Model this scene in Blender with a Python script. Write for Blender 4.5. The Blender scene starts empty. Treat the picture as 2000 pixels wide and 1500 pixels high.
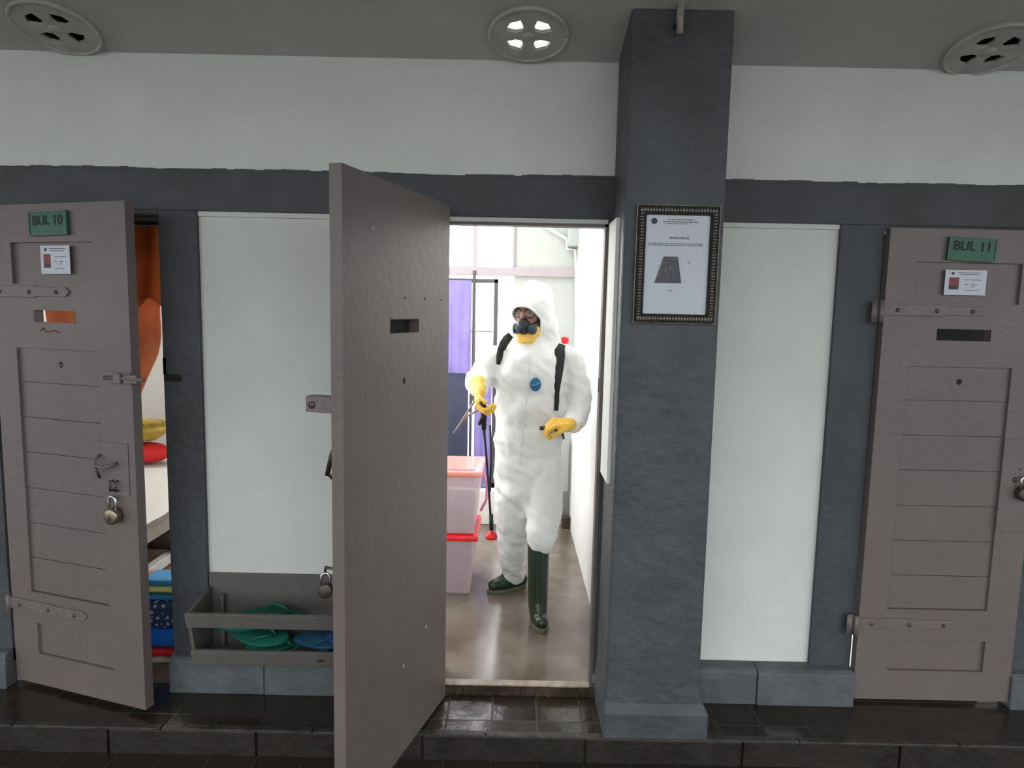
import bpy, bmesh, math, random
import numpy as np
from mathutils import Vector, Matrix, noise
from mathutils.geometry import tessellate_polygon
random.seed(7)
S = bpy.context.scene
COL = S.collection
PI = math.pi

# ------------------------------------------------------------------ camera
F, PITCH, ROLL, CH, CD = 1300.0, math.radians(6.33), 0.021, 1.70, 2.80
cam_d = bpy.data.cameras.new('camera'); cam = bpy.data.objects.new('camera', cam_d)
COL.objects.link(cam); S.camera = cam
cam_d.sensor_width = 36; cam_d.lens = F / 2000 * 36; cam_d.clip_start = 0.05
fw = Vector((0, math.cos(PITCH), -math.sin(PITCH))); rt = Vector((1, 0, 0)); up = rt.cross(fw)
cr, sr = math.cos(ROLL), math.sin(ROLL)
X = rt * cr + up * sr
Y = up * cr - rt * sr
cam.matrix_world = Matrix(((X.x, Y.x, -fw.x, 0), (X.y, Y.y, -fw.y, -CD), (X.z, Y.z, -fw.z, CH), (0, 0, 0, 1)))
CAM = Vector((0, -CD, CH))

# ------------------------------------------------------------------ world, lights, exposure
W = bpy.data.worlds.new('world'); S.world = W; W.use_nodes = True
bg = W.node_tree.nodes['Background']
bg.inputs[0].default_value = (0.96, 0.985, 1.0, 1); bg.inputs[1].default_value = 2.2

def area(name, loc, target, sx, sy, power, col=(1, 1, 1)):
    d = bpy.data.lights.new(name, 'AREA'); d.shape = 'RECTANGLE'; d.size = sx; d.size_y = sy
    d.energy = power; d.color = col
    o = bpy.data.objects.new(name, d); COL.objects.link(o); o.location = loc
    o.rotation_euler = (Vector(target) - Vector(loc)).to_track_quat('-Z', 'Y').to_euler()
    return o
area('back_window_daylight', (-0.55, 2.75, 2.2), (0.0, 0.6, 1.1), 1.5, 1.6, 62, (1, 0.99, 0.98))
area('cell_top_fill', (-0.80, 1.15, 3.45), (0.47, 1.05, 1.3), 1.5, 0.9, 38, (1, 0.995, 0.98))  # unseen lamp added high in the cell to brighten its right wall
area('side_fill', (-1.02, 1.2, 1.65), (0.5, 1.15, 1.45), 1.3, 2.2, 34, (1, 0.995, 0.985))  # lamp added at the unseen left wall to even the light on the worker
area('left_cell_fill', (-2.9, 2.2, 2.6), (-2.2, 0.9, 0.6), 0.9, 0.9, 42, (1, 0.95, 0.88))  # lamp added inside the left cell, no window is built there

S.view_settings.view_transform = 'Standard'; S.view_settings.look = 'None'
S.view_settings.gamma = 1; S.view_settings.use_curve_mapping = False
S.view_settings.exposure = 0.0

# ------------------------------------------------------------------ materials
def mat(name, col, rough=0.7, metal=0.0, var=0.12, vscale=6.0, bump=0.0, bscale=40.0, spec=0.5,
        trans=0.0, alpha=1.0, emit=None, tint=None, tscale=2.0, sss=0.0):
    m = bpy.data.materials.new(name); m.use_nodes = True
    nt = m.node_tree; b = nt.nodes['Principled BSDF']
    b.inputs['Roughness'].default_value = rough; b.inputs['Metallic'].default_value = metal
    b.inputs['Specular IOR Level'].default_value = spec
    b.inputs['Transmission Weight'].default_value = trans; b.inputs['Alpha'].default_value = alpha
    tc = nt.nodes.new('ShaderNodeTexCoord')
    n = nt.nodes.new('ShaderNodeTexNoise'); n.inputs['Scale'].default_value = vscale; n.inputs['Detail'].default_value = 6
    nt.links.new(tc.outputs['Object'], n.inputs['Vector'])
    r = nt.nodes.new('ShaderNodeValToRGB')
    r.color_ramp.elements[0].position = 0.3; r.color_ramp.elements[1].position = 0.7
    r.color_ramp.elements[0].color = [c * (1 - var) for c in col] + [1]
    r.color_ramp.elements[1].color = [min(1, c * (1 + var)) for c in col] + [1]
    nt.links.new(n.outputs['Fac'], r.inputs['Fac'])
    out = r.outputs['Color']
    if tint is not None:
        n2 = nt.nodes.new('ShaderNodeTexNoise'); n2.inputs['Scale'].default_value = tscale; n2.inputs['Detail'].default_value = 8
        nt.links.new(tc.outputs['Object'], n2.inputs['Vector'])
        r2 = nt.nodes.new('ShaderNodeValToRGB'); r2.color_ramp.elements[0].position = 0.5; r2.color_ramp.elements[1].position = 0.72
        nt.links.new(n2.outputs['Fac'], r2.inputs['Fac'])
        mx = nt.nodes.new('ShaderNodeMix'); mx.data_type = 'RGBA'
        nt.links.new(r2.outputs['Color'], mx.inputs['Factor']); nt.links.new(out, mx.inputs[6]); mx.inputs[7].default_value = list(tint) + [1]
        out = mx.outputs[2]
    nt.links.new(out, b.inputs['Base Color'])
    if bump > 0:
        n3 = nt.nodes.new('ShaderNodeTexNoise'); n3.inputs['Scale'].default_value = bscale; n3.inputs['Detail'].default_value = 8
        nt.links.new(tc.outputs['Object'], n3.inputs['Vector'])
        bp = nt.nodes.new('ShaderNodeBump'); bp.inputs['Strength'].default_value = bump; bp.inputs['Distance'].default_value = 0.02
        nt.links.new(n3.outputs['Fac'], bp.inputs['Height']); nt.links.new(bp.outputs['Normal'], b.inputs['Normal'])
    if emit:
        b.inputs['Emission Color'].default_value = list(emit[0]) + [1]; b.inputs['Emission Strength'].default_value = emit[1]
    return m

M = {}
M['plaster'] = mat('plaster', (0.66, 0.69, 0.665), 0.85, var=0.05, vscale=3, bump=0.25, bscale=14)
M['plaster_in'] = mat('plaster_in', (0.80, 0.81, 0.79), 0.8, var=0.03, vscale=3, bump=0.15, bscale=14)
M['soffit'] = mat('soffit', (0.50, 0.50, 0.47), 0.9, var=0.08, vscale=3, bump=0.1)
M['slate'] = mat('slate', (0.0575, 0.0649, 0.0718), 0.62, var=0.14, vscale=5, bump=0.35, bscale=22, tint=(0.0392, 0.0428, 0.0449), tscale=2.6)
M['slate_worn'] = mat('slate_worn', (0.0908, 0.1054, 0.1148), 0.6, var=0.18, vscale=7, bump=0.5, bscale=18, tint=(0.0617, 0.0680, 0.0713), tscale=5)
M['door'] = mat('door', (0.1527, 0.1278, 0.1211), 0.42, var=0.06, vscale=4, bump=0.12, bscale=30, tint=(0.1340, 0.1135, 0.1083), tscale=1.8)
M['door_metal'] = mat('door_metal', (0.1560, 0.1305, 0.1237), 0.4, var=0.1, vscale=20, bump=0.2, bscale=60)
M['dark'] = mat('dark', (0.012, 0.012, 0.013), 0.8, var=0.2)
M['iron'] = mat('iron', (0.10, 0.085, 0.075), 0.45, metal=0.8, var=0.3, vscale=30)
M['brass'] = mat('brass', (0.30, 0.25, 0.18), 0.35, metal=0.9, var=0.2, vscale=30)
M['chrome'] = mat('chrome', (0.75, 0.75, 0.74), 0.2, metal=1.0, var=0.05)
M['void'] = mat('void', (0.02, 0.02, 0.02), 0.9)
M['green'] = mat('green', (0.0040, 0.1050, 0.0550), 0.4, var=0.12, vscale=12)
M['green_edge'] = mat('green_edge', (0.0500, 0.1300, 0.0900), 0.45, var=0.1)
M['black_ink'] = mat('black_ink', (0.0040, 0.0100, 0.0080), 0.6)
M['grey_ink'] = mat('grey_ink', (0.1320, 0.1500, 0.1740), 0.7)
M['paper'] = mat('paper', (0.6144, 0.6554, 0.7238), 0.6, var=0.03)
M['photo_red'] = mat('photo_red', (0.2280, 0.0420, 0.0360), 0.5, var=0.3, vscale=60)
M['photo_dark'] = mat('photo_dark', (0.0300, 0.0270, 0.0480), 0.5, var=0.3, vscale=60)
M['rack'] = mat('rack', (0.1100, 0.1045, 0.0946), 0.6, var=0.1, vscale=8, bump=0.15, tint=(0.0825, 0.0781, 0.0704), tscale=3)
M['teal'] = mat('teal', (0.0045, 0.0990, 0.0675), 0.5, var=0.2, vscale=15)
M['blue'] = mat('blue', (0.0045, 0.0450, 0.1890), 0.5, var=0.15, vscale=15)
M['brown'] = mat('brown', (0.0405, 0.0248, 0.0180), 0.6, var=0.3, vscale=15)
M['suit'] = mat('suit', (0.80, 0.81, 0.80), 0.65, var=0.03, vscale=6, bump=0.35, bscale=9)
M['suit_seam'] = mat('suit_seam', (0.70, 0.70, 0.69), 0.7)
M['skin'] = mat('skin', (0.30, 0.135, 0.09), 0.5, var=0.08, vscale=14)
M['glove'] = mat('glove', (0.88, 0.52, 0.06), 0.38, var=0.12, vscale=16, bump=0.2, bscale=60)
M['boot'] = mat('boot', (0.0154, 0.0315, 0.0176), 0.25, var=0.2, vscale=8)
M['boot_sole'] = mat('boot_sole', (0.10, 0.105, 0.065), 0.6)
M['scarf'] = mat('scarf', (0.90, 0.55, 0.12), 0.8, var=0.12, vscale=20, bump=0.3, bscale=40)
M['black_rubber'] = mat('black_rubber', (0.012, 0.013, 0.015), 0.45, var=0.2)
M['navy_rubber'] = mat('navy_rubber', (0.02, 0.035, 0.07), 0.4, var=0.2)
M['strap'] = mat('strap', (0.015, 0.018, 0.018), 0.8, var=0.2, vscale=30, bump=0.3, bscale=80)
M['tank'] = mat('tank', (0.82, 0.82, 0.80), 0.4, var=0.03)
M['red'] = mat('red', (0.75, 0.012, 0.012), 0.35, var=0.1)
M['emblem'] = mat('emblem', (0.01, 0.12, 0.28), 0.5, var=0.1)
M['hose'] = mat('hose', (0.34, 0.25, 0.24), 0.4, var=0.1)
M['orange_cloth'] = mat('orange_cloth', (0.78, 0.34, 0.17), 0.85, var=0.15, vscale=7, bump=0.3, bscale=20, tint=(0.70, 0.24, 0.09), tscale=3)
M['purple_cloth'] = mat('purple_cloth', (0.36, 0.31, 0.62), 0.85, var=0.15, vscale=5, bump=0.2, bscale=20)
M['navy_metal'] = mat('navy_metal', (0.045, 0.055, 0.10), 0.35, var=0.25, vscale=3)
M['frame_metal'] = mat('frame_metal', (0.09, 0.08, 0.09), 0.5, var=0.15)
M['frame_pale'] = mat('frame_pale', (0.42, 0.37, 0.39), 0.6, var=0.06)
M['sheet'] = mat('sheet', (0.72, 0.71, 0.68), 0.85, var=0.05, bump=0.25, bscale=9)
M['bed_wood'] = mat('bed_wood', (0.75, 0.74, 0.71), 0.5, var=0.04)
M['bed_side'] = mat('bed_side', (0.32, 0.28, 0.24), 0.6, var=0.2)
M['carton'] = mat('carton', (0.34, 0.22, 0.15), 0.8, var=0.25, vscale=12)
M['red_cloth'] = mat('red_cloth', (0.72, 0.02, 0.02), 0.7, var=0.1)
M['yellow_cloth'] = mat('yellow_cloth', (0.40, 0.28, 0.05), 0.85, var=0.35, vscale=14, bump=0.4, bscale=20)
M['blue_cloth'] = mat('blue_cloth', (0.01, 0.17, 0.72), 0.7, var=0.08)
M['beige_cloth'] = mat('beige_cloth', (0.45, 0.40, 0.33), 0.85, var=0.35, vscale=30)
M['sky_cloth'] = mat('sky_cloth', (0.04, 0.25, 0.52), 0.7, var=0.1)
M['lemon_cloth'] = mat('lemon_cloth', (0.75, 0.72, 0.22), 0.7, var=0.1)
M['slipper_blue'] = mat('slipper_blue', (0.004, 0.055, 0.10), 0.5, var=0.15)
M['green_cloth'] = mat('green_cloth', (0.03, 0.18, 0.14), 0.7, var=0.1)
M['ornate'] = mat('ornate', (0.0420, 0.0399, 0.0357), 0.35, metal=0.4, var=0.55, vscale=70, bump=0.9, bscale=110)
M['ornate_edge'] = mat('ornate_edge', (0.1716, 0.1584, 0.1386), 0.35, metal=0.4, var=0.3, vscale=40)
M['conduit'] = mat('conduit', (0.80, 0.80, 0.79), 0.5, var=0.03)
M['grey_post'] = mat('grey_post', (0.40, 0.42, 0.41), 0.7, var=0.1)

def thin(m, f=0.45):
    """thin woven cloth lets light through"""
    nt = m.node_tree; b = nt.nodes['Principled BSDF']; o = nt.nodes['Material Output']; t = nt.nodes.new('ShaderNodeBsdfTranslucent'); mx = nt.nodes.new('ShaderNodeMixShader'); mx.inputs[0].default_value = f
    nt.links.new(b.inputs['Base Color'].links[0].from_socket, t.inputs[0]); nt.links.new(b.outputs[0], mx.inputs[1]); nt.links.new(t.outputs[0], mx.inputs[2]); nt.links.new(mx.outputs[0], o.inputs[0]); return m
thin(M['orange_cloth'], .35); thin(M['purple_cloth'], .35)
def patterned(name, base, spots, scale, thr):
    m = mat(name, base, 0.8); nt = m.node_tree; b = nt.nodes['Principled BSDF']
    tc = nt.nodes.new('ShaderNodeTexCoord'); v = nt.nodes.new('ShaderNodeTexVoronoi'); v.inputs['Scale'].default_value = scale
    nt.links.new(tc.outputs['Object'], v.inputs['Vector'])
    lt = nt.nodes.new('ShaderNodeMath'); lt.operation = 'LESS_THAN'; lt.inputs[1].default_value = thr
    nt.links.new(v.outputs['Distance'], lt.inputs[0])
    mx = nt.nodes.new('ShaderNodeMix'); mx.data_type = 'RGBA'; mx.inputs[6].default_value = list(base) + [1]; mx.inputs[7].default_value = list(spots) + [1]
    nt.links.new(lt.outputs[0], mx.inputs['Factor']); nt.links.new(mx.outputs[2], b.inputs['Base Color'])
    return m
M['navy_print'] = patterned('navy_print', (0.02, 0.055, 0.12), (0.45, 0.50, 0.62), 38, 0.30)

def clear_plastic(name, col, alpha):
    m = mat(name, col, 0.25, var=0.05); b = m.node_tree.nodes['Principled BSDF']
    b.inputs['Alpha'].default_value = alpha
    return m
M['bin_body'] = clear_plastic('bin_body', (0.82, 0.66, 0.72), 0.42)
M['bin_lid'] = clear_plastic('bin_lid', (0.92, 0.30, 0.25), 0.92)
M['bin_lid_red'] = mat('bin_lid_red', (0.80, 0.02, 0.02), 0.3, var=0.08)
M['pink'] = mat('pink', (0.88, 0.30, 0.48), 0.35, var=0.05)
M['lens'] = clear_plastic('lens', (0.45, 0.45, 0.46), 0.12)
M['bin_stuff'] = mat('bin_stuff', (0.28, 0.34, 0.32), 0.8, var=0.4, vscale=12)
M['bin_stuff2'] = mat('bin_stuff2', (0.16, 0.12, 0.16), 0.8, var=0.5, vscale=10)

def tiles(name, c1, c2, grout, w, h, rough, ox=0.0, oy=0.0, tilt=0.05, mortar=0.02, wet=0.5):
    """stone tiles laid in a square grid, each with its own shade, gloss and slight tilt"""
    m = bpy.data.materials.new(name); m.use_nodes = True; nt = m.node_tree; N = nt.nodes; L = nt.links
    b = N['Principled BSDF']
    g = N.new('ShaderNodeNewGeometry'); sp = N.new('ShaderNodeSeparateXYZ'); L.new(g.outputs['Position'], sp.inputs[0])
    def mth(op, a, bv=None):
        n = N.new('ShaderNodeMath'); n.operation = op
        for i, v in enumerate((a, bv)):
            if v is None: continue
            if isinstance(v, (int, float)): n.inputs[i].default_value = v
            else: L.new(v, n.inputs[i])
        return n.outputs[0]
    tx = mth('DIVIDE', mth('ADD', sp.outputs[0], 50 * w + ox), w); ty = mth('DIVIDE', mth('ADD', sp.outputs[1], 50 * h + oy), h)
    fx = mth('FRACT', tx); fy = mth('FRACT', ty)
    cmb = N.new('ShaderNodeCombineXYZ'); L.new(mth('FLOOR', tx), cmb.inputs[0]); L.new(mth('FLOOR', ty), cmb.inputs[1])
    wn = N.new('ShaderNodeTexWhiteNoise'); wn.noise_dimensions = '3D'; L.new(cmb.outputs[0], wn.inputs['Vector'])
    dx = mth('MINIMUM', fx, mth('SUBTRACT', 1.0, fx)); dy = mth('MINIMUM', fy, mth('SUBTRACT', 1.0, fy))
    edge = mth('LESS_THAN', mth('MINIMUM', dx, dy), mortar)
    ns = N.new('ShaderNodeTexNoise'); ns.inputs['Scale'].default_value = 9; ns.inputs['Detail'].default_value = 9
    L.new(g.outputs['Position'], ns.inputs['Vector'])
    mx = N.new('ShaderNodeMix'); mx.data_type = 'RGBA'; mx.inputs[6].default_value = list(c1) + [1]; mx.inputs[7].default_value = list(c2) + [1]
    L.new(mth('MULTIPLY_ADD', wn.outputs['Value'], 0.55), mx.inputs['Factor'])
    a = mth('ADD', mth('MULTIPLY', wn.outputs['Value'], 0.5), mth('MULTIPLY', ns.outputs['Fac'], 0.6)); L.new(a, mx.inputs['Factor'])
    mg = N.new('ShaderNodeMix'); mg.data_type = 'RGBA'; mg.inputs[7].default_value = list(grout) + [1]
    L.new(mx.outputs[2], mg.inputs[6]); L.new(edge, mg.inputs['Factor']); L.new(mg.outputs[2], b.inputs['Base Color'])
    rr = mth('ADD', mth('MULTIPLY', ns.outputs['Fac'], rough * 1.0), mth('MULTIPLY', edge, 0.4)); rr = mth('ADD', rr, rough * 0.35); L.new(rr, b.inputs['Roughness'])
    b.inputs['Specular IOR Level'].default_value = wet
    # tilt per tile
    sub = N.new('ShaderNodeVectorMath'); sub.operation = 'SUBTRACT'; sub.inputs[1].default_value = (0.5, 0.5, 0.5); L.new(wn.outputs['Color'], sub.inputs[0])
    sc = N.new('ShaderNodeVectorMath'); sc.operation = 'MULTIPLY'; sc.inputs[1].default_value = (tilt, tilt, 0); L.new(sub.outputs[0], sc.inputs[0])
    ad = N.new('ShaderNodeVectorMath'); ad.operation = 'ADD'; L.new(sc.outputs[0], ad.inputs[0]); L.new(g.outputs['Normal'], ad.inputs[1])
    nm = N.new('ShaderNodeVectorMath'); nm.operation = 'NORMALIZE'; L.new(ad.outputs[0], nm.inputs[0])
    bp = N.new('ShaderNodeBump'); bp.inputs['Strength'].default_value = 0.35; bp.inputs['Distance'].default_value = 0.01
    L.new(mth('SUBTRACT', ns.outputs['Fac'], mth('MULTIPLY', edge, 0.6)), bp.inputs['Height']); L.new(nm.outputs[0], bp.inputs['Normal'])
    L.new(bp.outputs['Normal'], b.inputs['Normal'])
    return m
M['tiles'] = tiles('tiles', (0.0187, 0.0168, 0.0127), (0.0398, 0.0290, 0.0187), (0.0398, 0.0351, 0.0258), 0.188, 0.20, 0.20, ox=0.055, oy=0.0, tilt=0.10)
M['kerb'] = mat('kerb', (0.0145, 0.0121, 0.0100), 0.5, var=0.45, vscale=9, bump=0.22, bscale=30, tint=(0.0225, 0.0119, 0.0079), tscale=4)
M['kerb_edge'] = mat('kerb_edge', (0.0429, 0.0396, 0.0314), 0.5, var=0.4, vscale=12, bump=0.4)
M['dirt'] = mat('dirt', (0.0385, 0.0248, 0.0154), 0.8, var=0.5, vscale=14, bump=0.8, bscale=30, tint=(0.0880, 0.0605, 0.0385), tscale=9)
M['cell_floor'] = mat('cell_floor', (0.15, 0.12, 0.095), 0.20, var=0.3, vscale=4, bump=0.05, bscale=10, tint=(0.23, 0.205, 0.175), tscale=3.5)

# ------------------------------------------------------------------ mesh helpers
class MB:
    def __init__(s): s.v = []; s.f = []
    def add(s, vs, fs):
        o = len(s.v); s.v += [tuple(v) for v in vs]; s.f += [tuple(i + o for i in f) for f in fs]; return s
    def box(s, x0, x1, y0, y1, z0, z1, R=None):
        vs = [Vector((x, y, z)) for z in (z0, z1) for y in (y0, y1) for x in (x0, x1)]
        if R: vs = [R @ v for v in vs]
        return s.add(vs, [(0, 2, 3, 1), (4, 5, 7, 6), (0, 1, 5, 4), (2, 6, 7, 3), (0, 4, 6, 2), (1, 3, 7, 5)])
    def tube(s, pts, r, n=12, flat=None, cap=True):
        pts = [Vector(p) for p in pts]; rs = r if isinstance(r, (list, tuple)) else [r] * len(pts)
        vs = []; prev = None
        for i, p in enumerate(pts):
            t = (pts[min(i + 1, len(pts) - 1)] - pts[max(i - 1, 0)]).normalized()
            a = prev - t * prev.dot(t) if prev is not None else (Vector((0, 1, 0)) if abs(t.y) < 0.9 else Vector((1, 0, 0))); 
            if prev is None: a = a - t * a.dot(t)
            a.normalize(); b = t.cross(a); prev = a
            for k in range(n):
                an = 2 * PI * k / n
                vs.append(p + a * math.cos(an) * rs[i] * (flat or 1) + b * math.sin(an) * rs[i])
        fs = [(i * n + k, i * n + (k + 1) % n, (i + 1) * n + (k + 1) % n, (i + 1) * n + k) for i in range(len(pts) - 1) for k in range(n)]
        if cap: fs += [tuple(range(n))[::-1], tuple(range((len(pts) - 1) * n, len(pts) * n))]
        return s.add(vs, fs)
    def ell(s, c, r, R=None, nu=20, nv=12):
        c = Vector(c); r = (r, r, r) if isinstance(r, (int, float)) else r
        vs = [Vector((0, 0, r[2]))]
        for j in range(1, nv):
            th = PI * j / nv
            for i in range(nu):
                ph = 2 * PI * i / nu; vs.append(Vector((r[0] * math.sin(th) * math.cos(ph), r[1] * math.sin(th) * math.sin(ph), r[2] * math.cos(th))))
        vs.append(Vector((0, 0, -r[2])))
        if R: vs = [R @ v for v in vs]
        vs = [v + c for v in vs]; n = nu
        fs = [(0, 1 + i, 1 + (i + 1) % n) for i in range(n)]
        fs += [(1 + j * n + i, 1 + (j + 1) * n + i, 1 + (j + 1) * n + (i + 1) % n, 1 + j * n + (i + 1) % n) for j in range(nv - 2) for i in range(n)]
        l = len(vs) - 1; fs += [(l, l - n + (i + 1) % n, l - n + i) for i in range(n)]
        return s.add(vs, fs)
    def cap(s, a, b, ra, rb, n=14):
        """tapered limb with round ends"""
        a = Vector(a); b = Vector(b); d = (b - a); L = max(d.length, 1e-6); t = d / L
        pts = []; rs = []
        for k in range(5):
            an = PI / 2 * k / 4; pts.append(a - t * ra * math.cos(an)); rs.append(max(ra * math.sin(an), 1e-4))
        for k in range(5):
            an = PI / 2 * k / 4; pts.append(b + t * rb * math.sin(an)); rs.append(max(rb * math.cos(an), 1e-4))
        return s.tube(pts, rs, n)
    def plate(s, outer, holes, y0, y1):
        """outline in local x,z, thickness along y, with holes"""
        loops = [[Vector((p[0], p[1], 0)) for p in lp] for lp in [outer] + holes]
        flat = [p for lp in loops for p in lp]; n = len(flat)
        tris = tessellate_polygon(loops)
        vs = [(p.x, y0, p.y) for p in flat] + [(p.x, y1, p.y) for p in flat]
        fs = []
        for t in tris:
            a, b, c = (flat[i] for i in t)
            ccw = (b - a).cross(c - a).z > 0
            t = t if ccw else t[::-1]
            fs.append(tuple(t)); fs.append(tuple(i + n for i in t[::-1]))
        o = 0
        for lp in loops:
            m = len(lp)
            for i in range(m): fs.append((o + i, o + i + n, o + (i + 1) % m + n, o + (i + 1) % m))
            o += m
        return s.add(vs, fs)
    def lathe(s, prof, c=(0, 0, 0), n=24, R=None, sy=1.0):
        vs = []
        for r, z in prof:
            for k in range(n):
                v = Vector((r * math.cos(2 * PI * k / n), sy * r * math.sin(2 * PI * k / n), z))
                if R: v = R @ v
                vs.append(v + Vector(c))
        m = len(prof)
        fs = [(i * n + k, i * n + (k + 1) % n, (i + 1) * n + (k + 1) % n, (i + 1) * n + k) for i in range(m - 1) for k in range(n)]
        fs += [tuple(range(n))[::-1], tuple(range((m - 1) * n, m * n))]
        return s.add(vs, fs)
    def build(s, name, m, parent=None, smooth=False, bevel=0, fix=True):
        me = bpy.data.meshes.new(name); me.from_pydata(s.v, [], s.f)
        if fix:
            bm = bmesh.new(); bm.from_mesh(me); bmesh.ops.recalc_face_normals(bm, faces=bm.faces)
            if bevel:
                es = [e for e in bm.edges if len(e.link_faces) == 2 and e.calc_face_angle(0) > 0.6]
                bmesh.ops.bevel(bm, geom=es, offset=bevel, segments=2, profile=0.5, affect='EDGES', clamp_overlap=True)
            bm.to_mesh(me); bm.free()
        me.materials.append(M[m] if isinstance(m, str) else m)
        if smooth:
            for p in me.polygons: p.use_smooth = True
        o = bpy.data.objects.new(name, me); COL.objects.link(o)
        if parent is not None: o.parent = parent
        return o

def remesh(o, voxel, smooth_it=3, disp=None, dscale=0.1, smooth_f=0.5):
    """fuse overlapping shapes into one continuous surface"""
    r = o.modifiers.new('r', 'REMESH'); r.mode = 'VOXEL'; r.voxel_size = voxel; r.use_smooth_shade = True
    if smooth_it: sm = o.modifiers.new('s', 'SMOOTH'); sm.iterations = smooth_it; sm.factor = smooth_f
    dg = bpy.context.evaluated_depsgraph_get(); dg.update()
    me = bpy.data.meshes.new_from_object(o.evaluated_get(dg)); o.modifiers.clear()
    if disp:
        no = [v.normal.copy() for v in me.vertices]
        for v, n in zip(me.vertices, no):
            v.co += n * disp(v.co)
    mats = list(o.data.materials); o.data = me
    if not me.materials:
        for mm in mats: me.materials.append(mm)
    for p in me.polygons: p.use_smooth = True
    return o

def tag(o, label, cat, group=None):
    o['label'] = label; o['category'] = cat
    if group: o['group'] = group
    return o
def empty(name, loc, rz=0, label=None, cat=None, group=None):
    o = bpy.data.objects.new(name, None); COL.objects.link(o); o.location = loc; o.rotation_euler = (0, 0, rz); o.empty_display_size = 0.1
    if label: tag(o, label, cat, group)
    return o
def struct(o):
    o['kind'] = 'structure'; return o
def P(px, py, y):
    """point of the line of sight through a photo pixel at world depth y"""
    d = fw + X * ((px - 1000) / F) - Y * ((py - 750) / F); t = (y + CD) / d.y
    return CAM + d * t
def circ(cx, cz, r, n=20, a0=0, a1=2 * PI):
    return [(cx + r * math.cos(a0 + (a1 - a0) * k / n), cz + r * math.sin(a0 + (a1 - a0) * k / n)) for k in range(n)]
def rect(x0, x1, z0, z1): return [(x0, z0), (x1, z0), (x1, z1), (x0, z1)]
def text(s, size, m, parent, name, loc, thick=0.001, rot=(PI / 2, 0, 0), sx=1.0, offset=0.0):
    c = bpy.data.curves.new('t', 'FONT'); c.body = s; c.size = size; c.extrude = thick; c.align_x = 'CENTER'; c.align_y = 'CENTER'; c.offset = offset
    t = bpy.data.objects.new('t', c); COL.objects.link(t)
    dg = bpy.context.evaluated_depsgraph_get(); dg.update()
    me = bpy.data.meshes.new_from_object(t.evaluated_get(dg)); bpy.data.objects.remove(t)
    me.materials.clear(); me.materials.append(M[m])
    o = bpy.data.objects.new(name, me); COL.objects.link(o); o.parent = parent; o.location = loc; o.rotation_euler = rot; o.scale = (sx, 1, 1)
    return o

# ------------------------------------------------------------------ setting: floors
FZ = 0.045     # cell floor
x = MB().box(-9, 9, -0.285, 0.02, -0.3, 0).box(-14, 14, -5.0, -0.285, -0.3, -0.11)
struct(x.build('floor', 'tiles'))
x = MB()
random.seed(3); xx = -4.0
while xx < 4:
    w = 0.62 + random.uniform(-.05, .05); x.box(xx + .004, xx + w - .004, -0.300, -0.284, -0.112, -0.004 + random.uniform(-.002, .002)); xx += w
struct(x.build('trim_1', 'kerb', bevel=0.004))
x = MB(); xx = -4.0
while xx < 4:
    w = 0.62 + random.uniform(-.1, .1)
    x.box(xx + .003, xx + w - .003, -0.302, -0.272, -0.006, 0.004 + random.uniform(-.001, .001)); xx += w
struct(x.build('trim_2', 'kerb_edge', bevel=0.002))
struct(MB().box(-40, 40, -60, -5.0, -.30, -.20).build('ground', mat('yard', (0.16, 0.155, 0.14), 0.9, var=.2)))
# cell floors
struct(MB().box(-1.0, 0.62, 0.0, 2.6, -0.2, FZ).build('floor_cell', 'cell_floor'))
struct(MB().box(-3.2, -1.05, 0.03, 2.6, -0.2, 0.0).build('floor_left_cell', 'cell_floor'))
o = MB()
random.seed(5)
n = 90
for k in range(n):
    a = -0.30 + 0.70 * k / n; b = -0.30 + 0.70 * (k + 1) / n
    o.box(a, b, -0.012 - random.uniform(0, .010), 0.0, -0.002, FZ - random.uniform(0.003, .008))
struct(o.build('trim_3', 'dirt'))

struct(MB().box(-0.29, .372, -0.012, 0.03, FZ - .004, FZ + .0015).build('glare_strip', mat('lit_lip', (0.36, 0.30, 0.24), 0.5, var=.35, vscale=14, bump=.4)))  # paler strip, painted glare along the cell floor's front edge

# ------------------------------------------------------------------ setting: front wall
WT = 0.14
OPL = (-2.19, -1.475); OPM = (-0.29, 0.385); OPR = (1.525, 2.215)
TOP = 2.06
x = MB()
segs = [(-9, OPL[0]), (OPL[1], OPM[0]), (OPM[1], OPR[0]), (OPR[1], 9)]
for a, b in segs: x.box(a, b, 0.022, WT, 0, TOP)
x.box(-9, 9, 0.012, WT, TOP, 2.703)
struct(x.build('wall_front', 'plaster'))
# slate painted frame around the openings and the white panels
BT = 2.243
x = MB().box(-9, 9, 0.0, 0.021, TOP + 0.02, BT)
x.box(-9, OPL[0], 0.0, 0.021, 0.1, TOP + .02).box(OPL[1], -1.315, 0, 0.021, 0.1, TOP + .02)
x.box(OPM[0] - .12, OPM[0], 0, 0.021, 0.1, TOP + .02).box(0.384, 0.80, 0, .021, 0.1, TOP + .02)
x.box(1.343, OPR[0], 0, 0.021, 0.1, TOP + .02).box(OPR[1], 9, 0, 0.021, 0.1, TOP + .02)
x.box(OPL[0], OPL[1], 0, 0.021, TOP, TOP + .02).box(OPR[0], OPR[1], 0, 0.021, TOP, TOP + .02)
struct(x.build('trim_4', 'slate', bevel=0.003))
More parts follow.
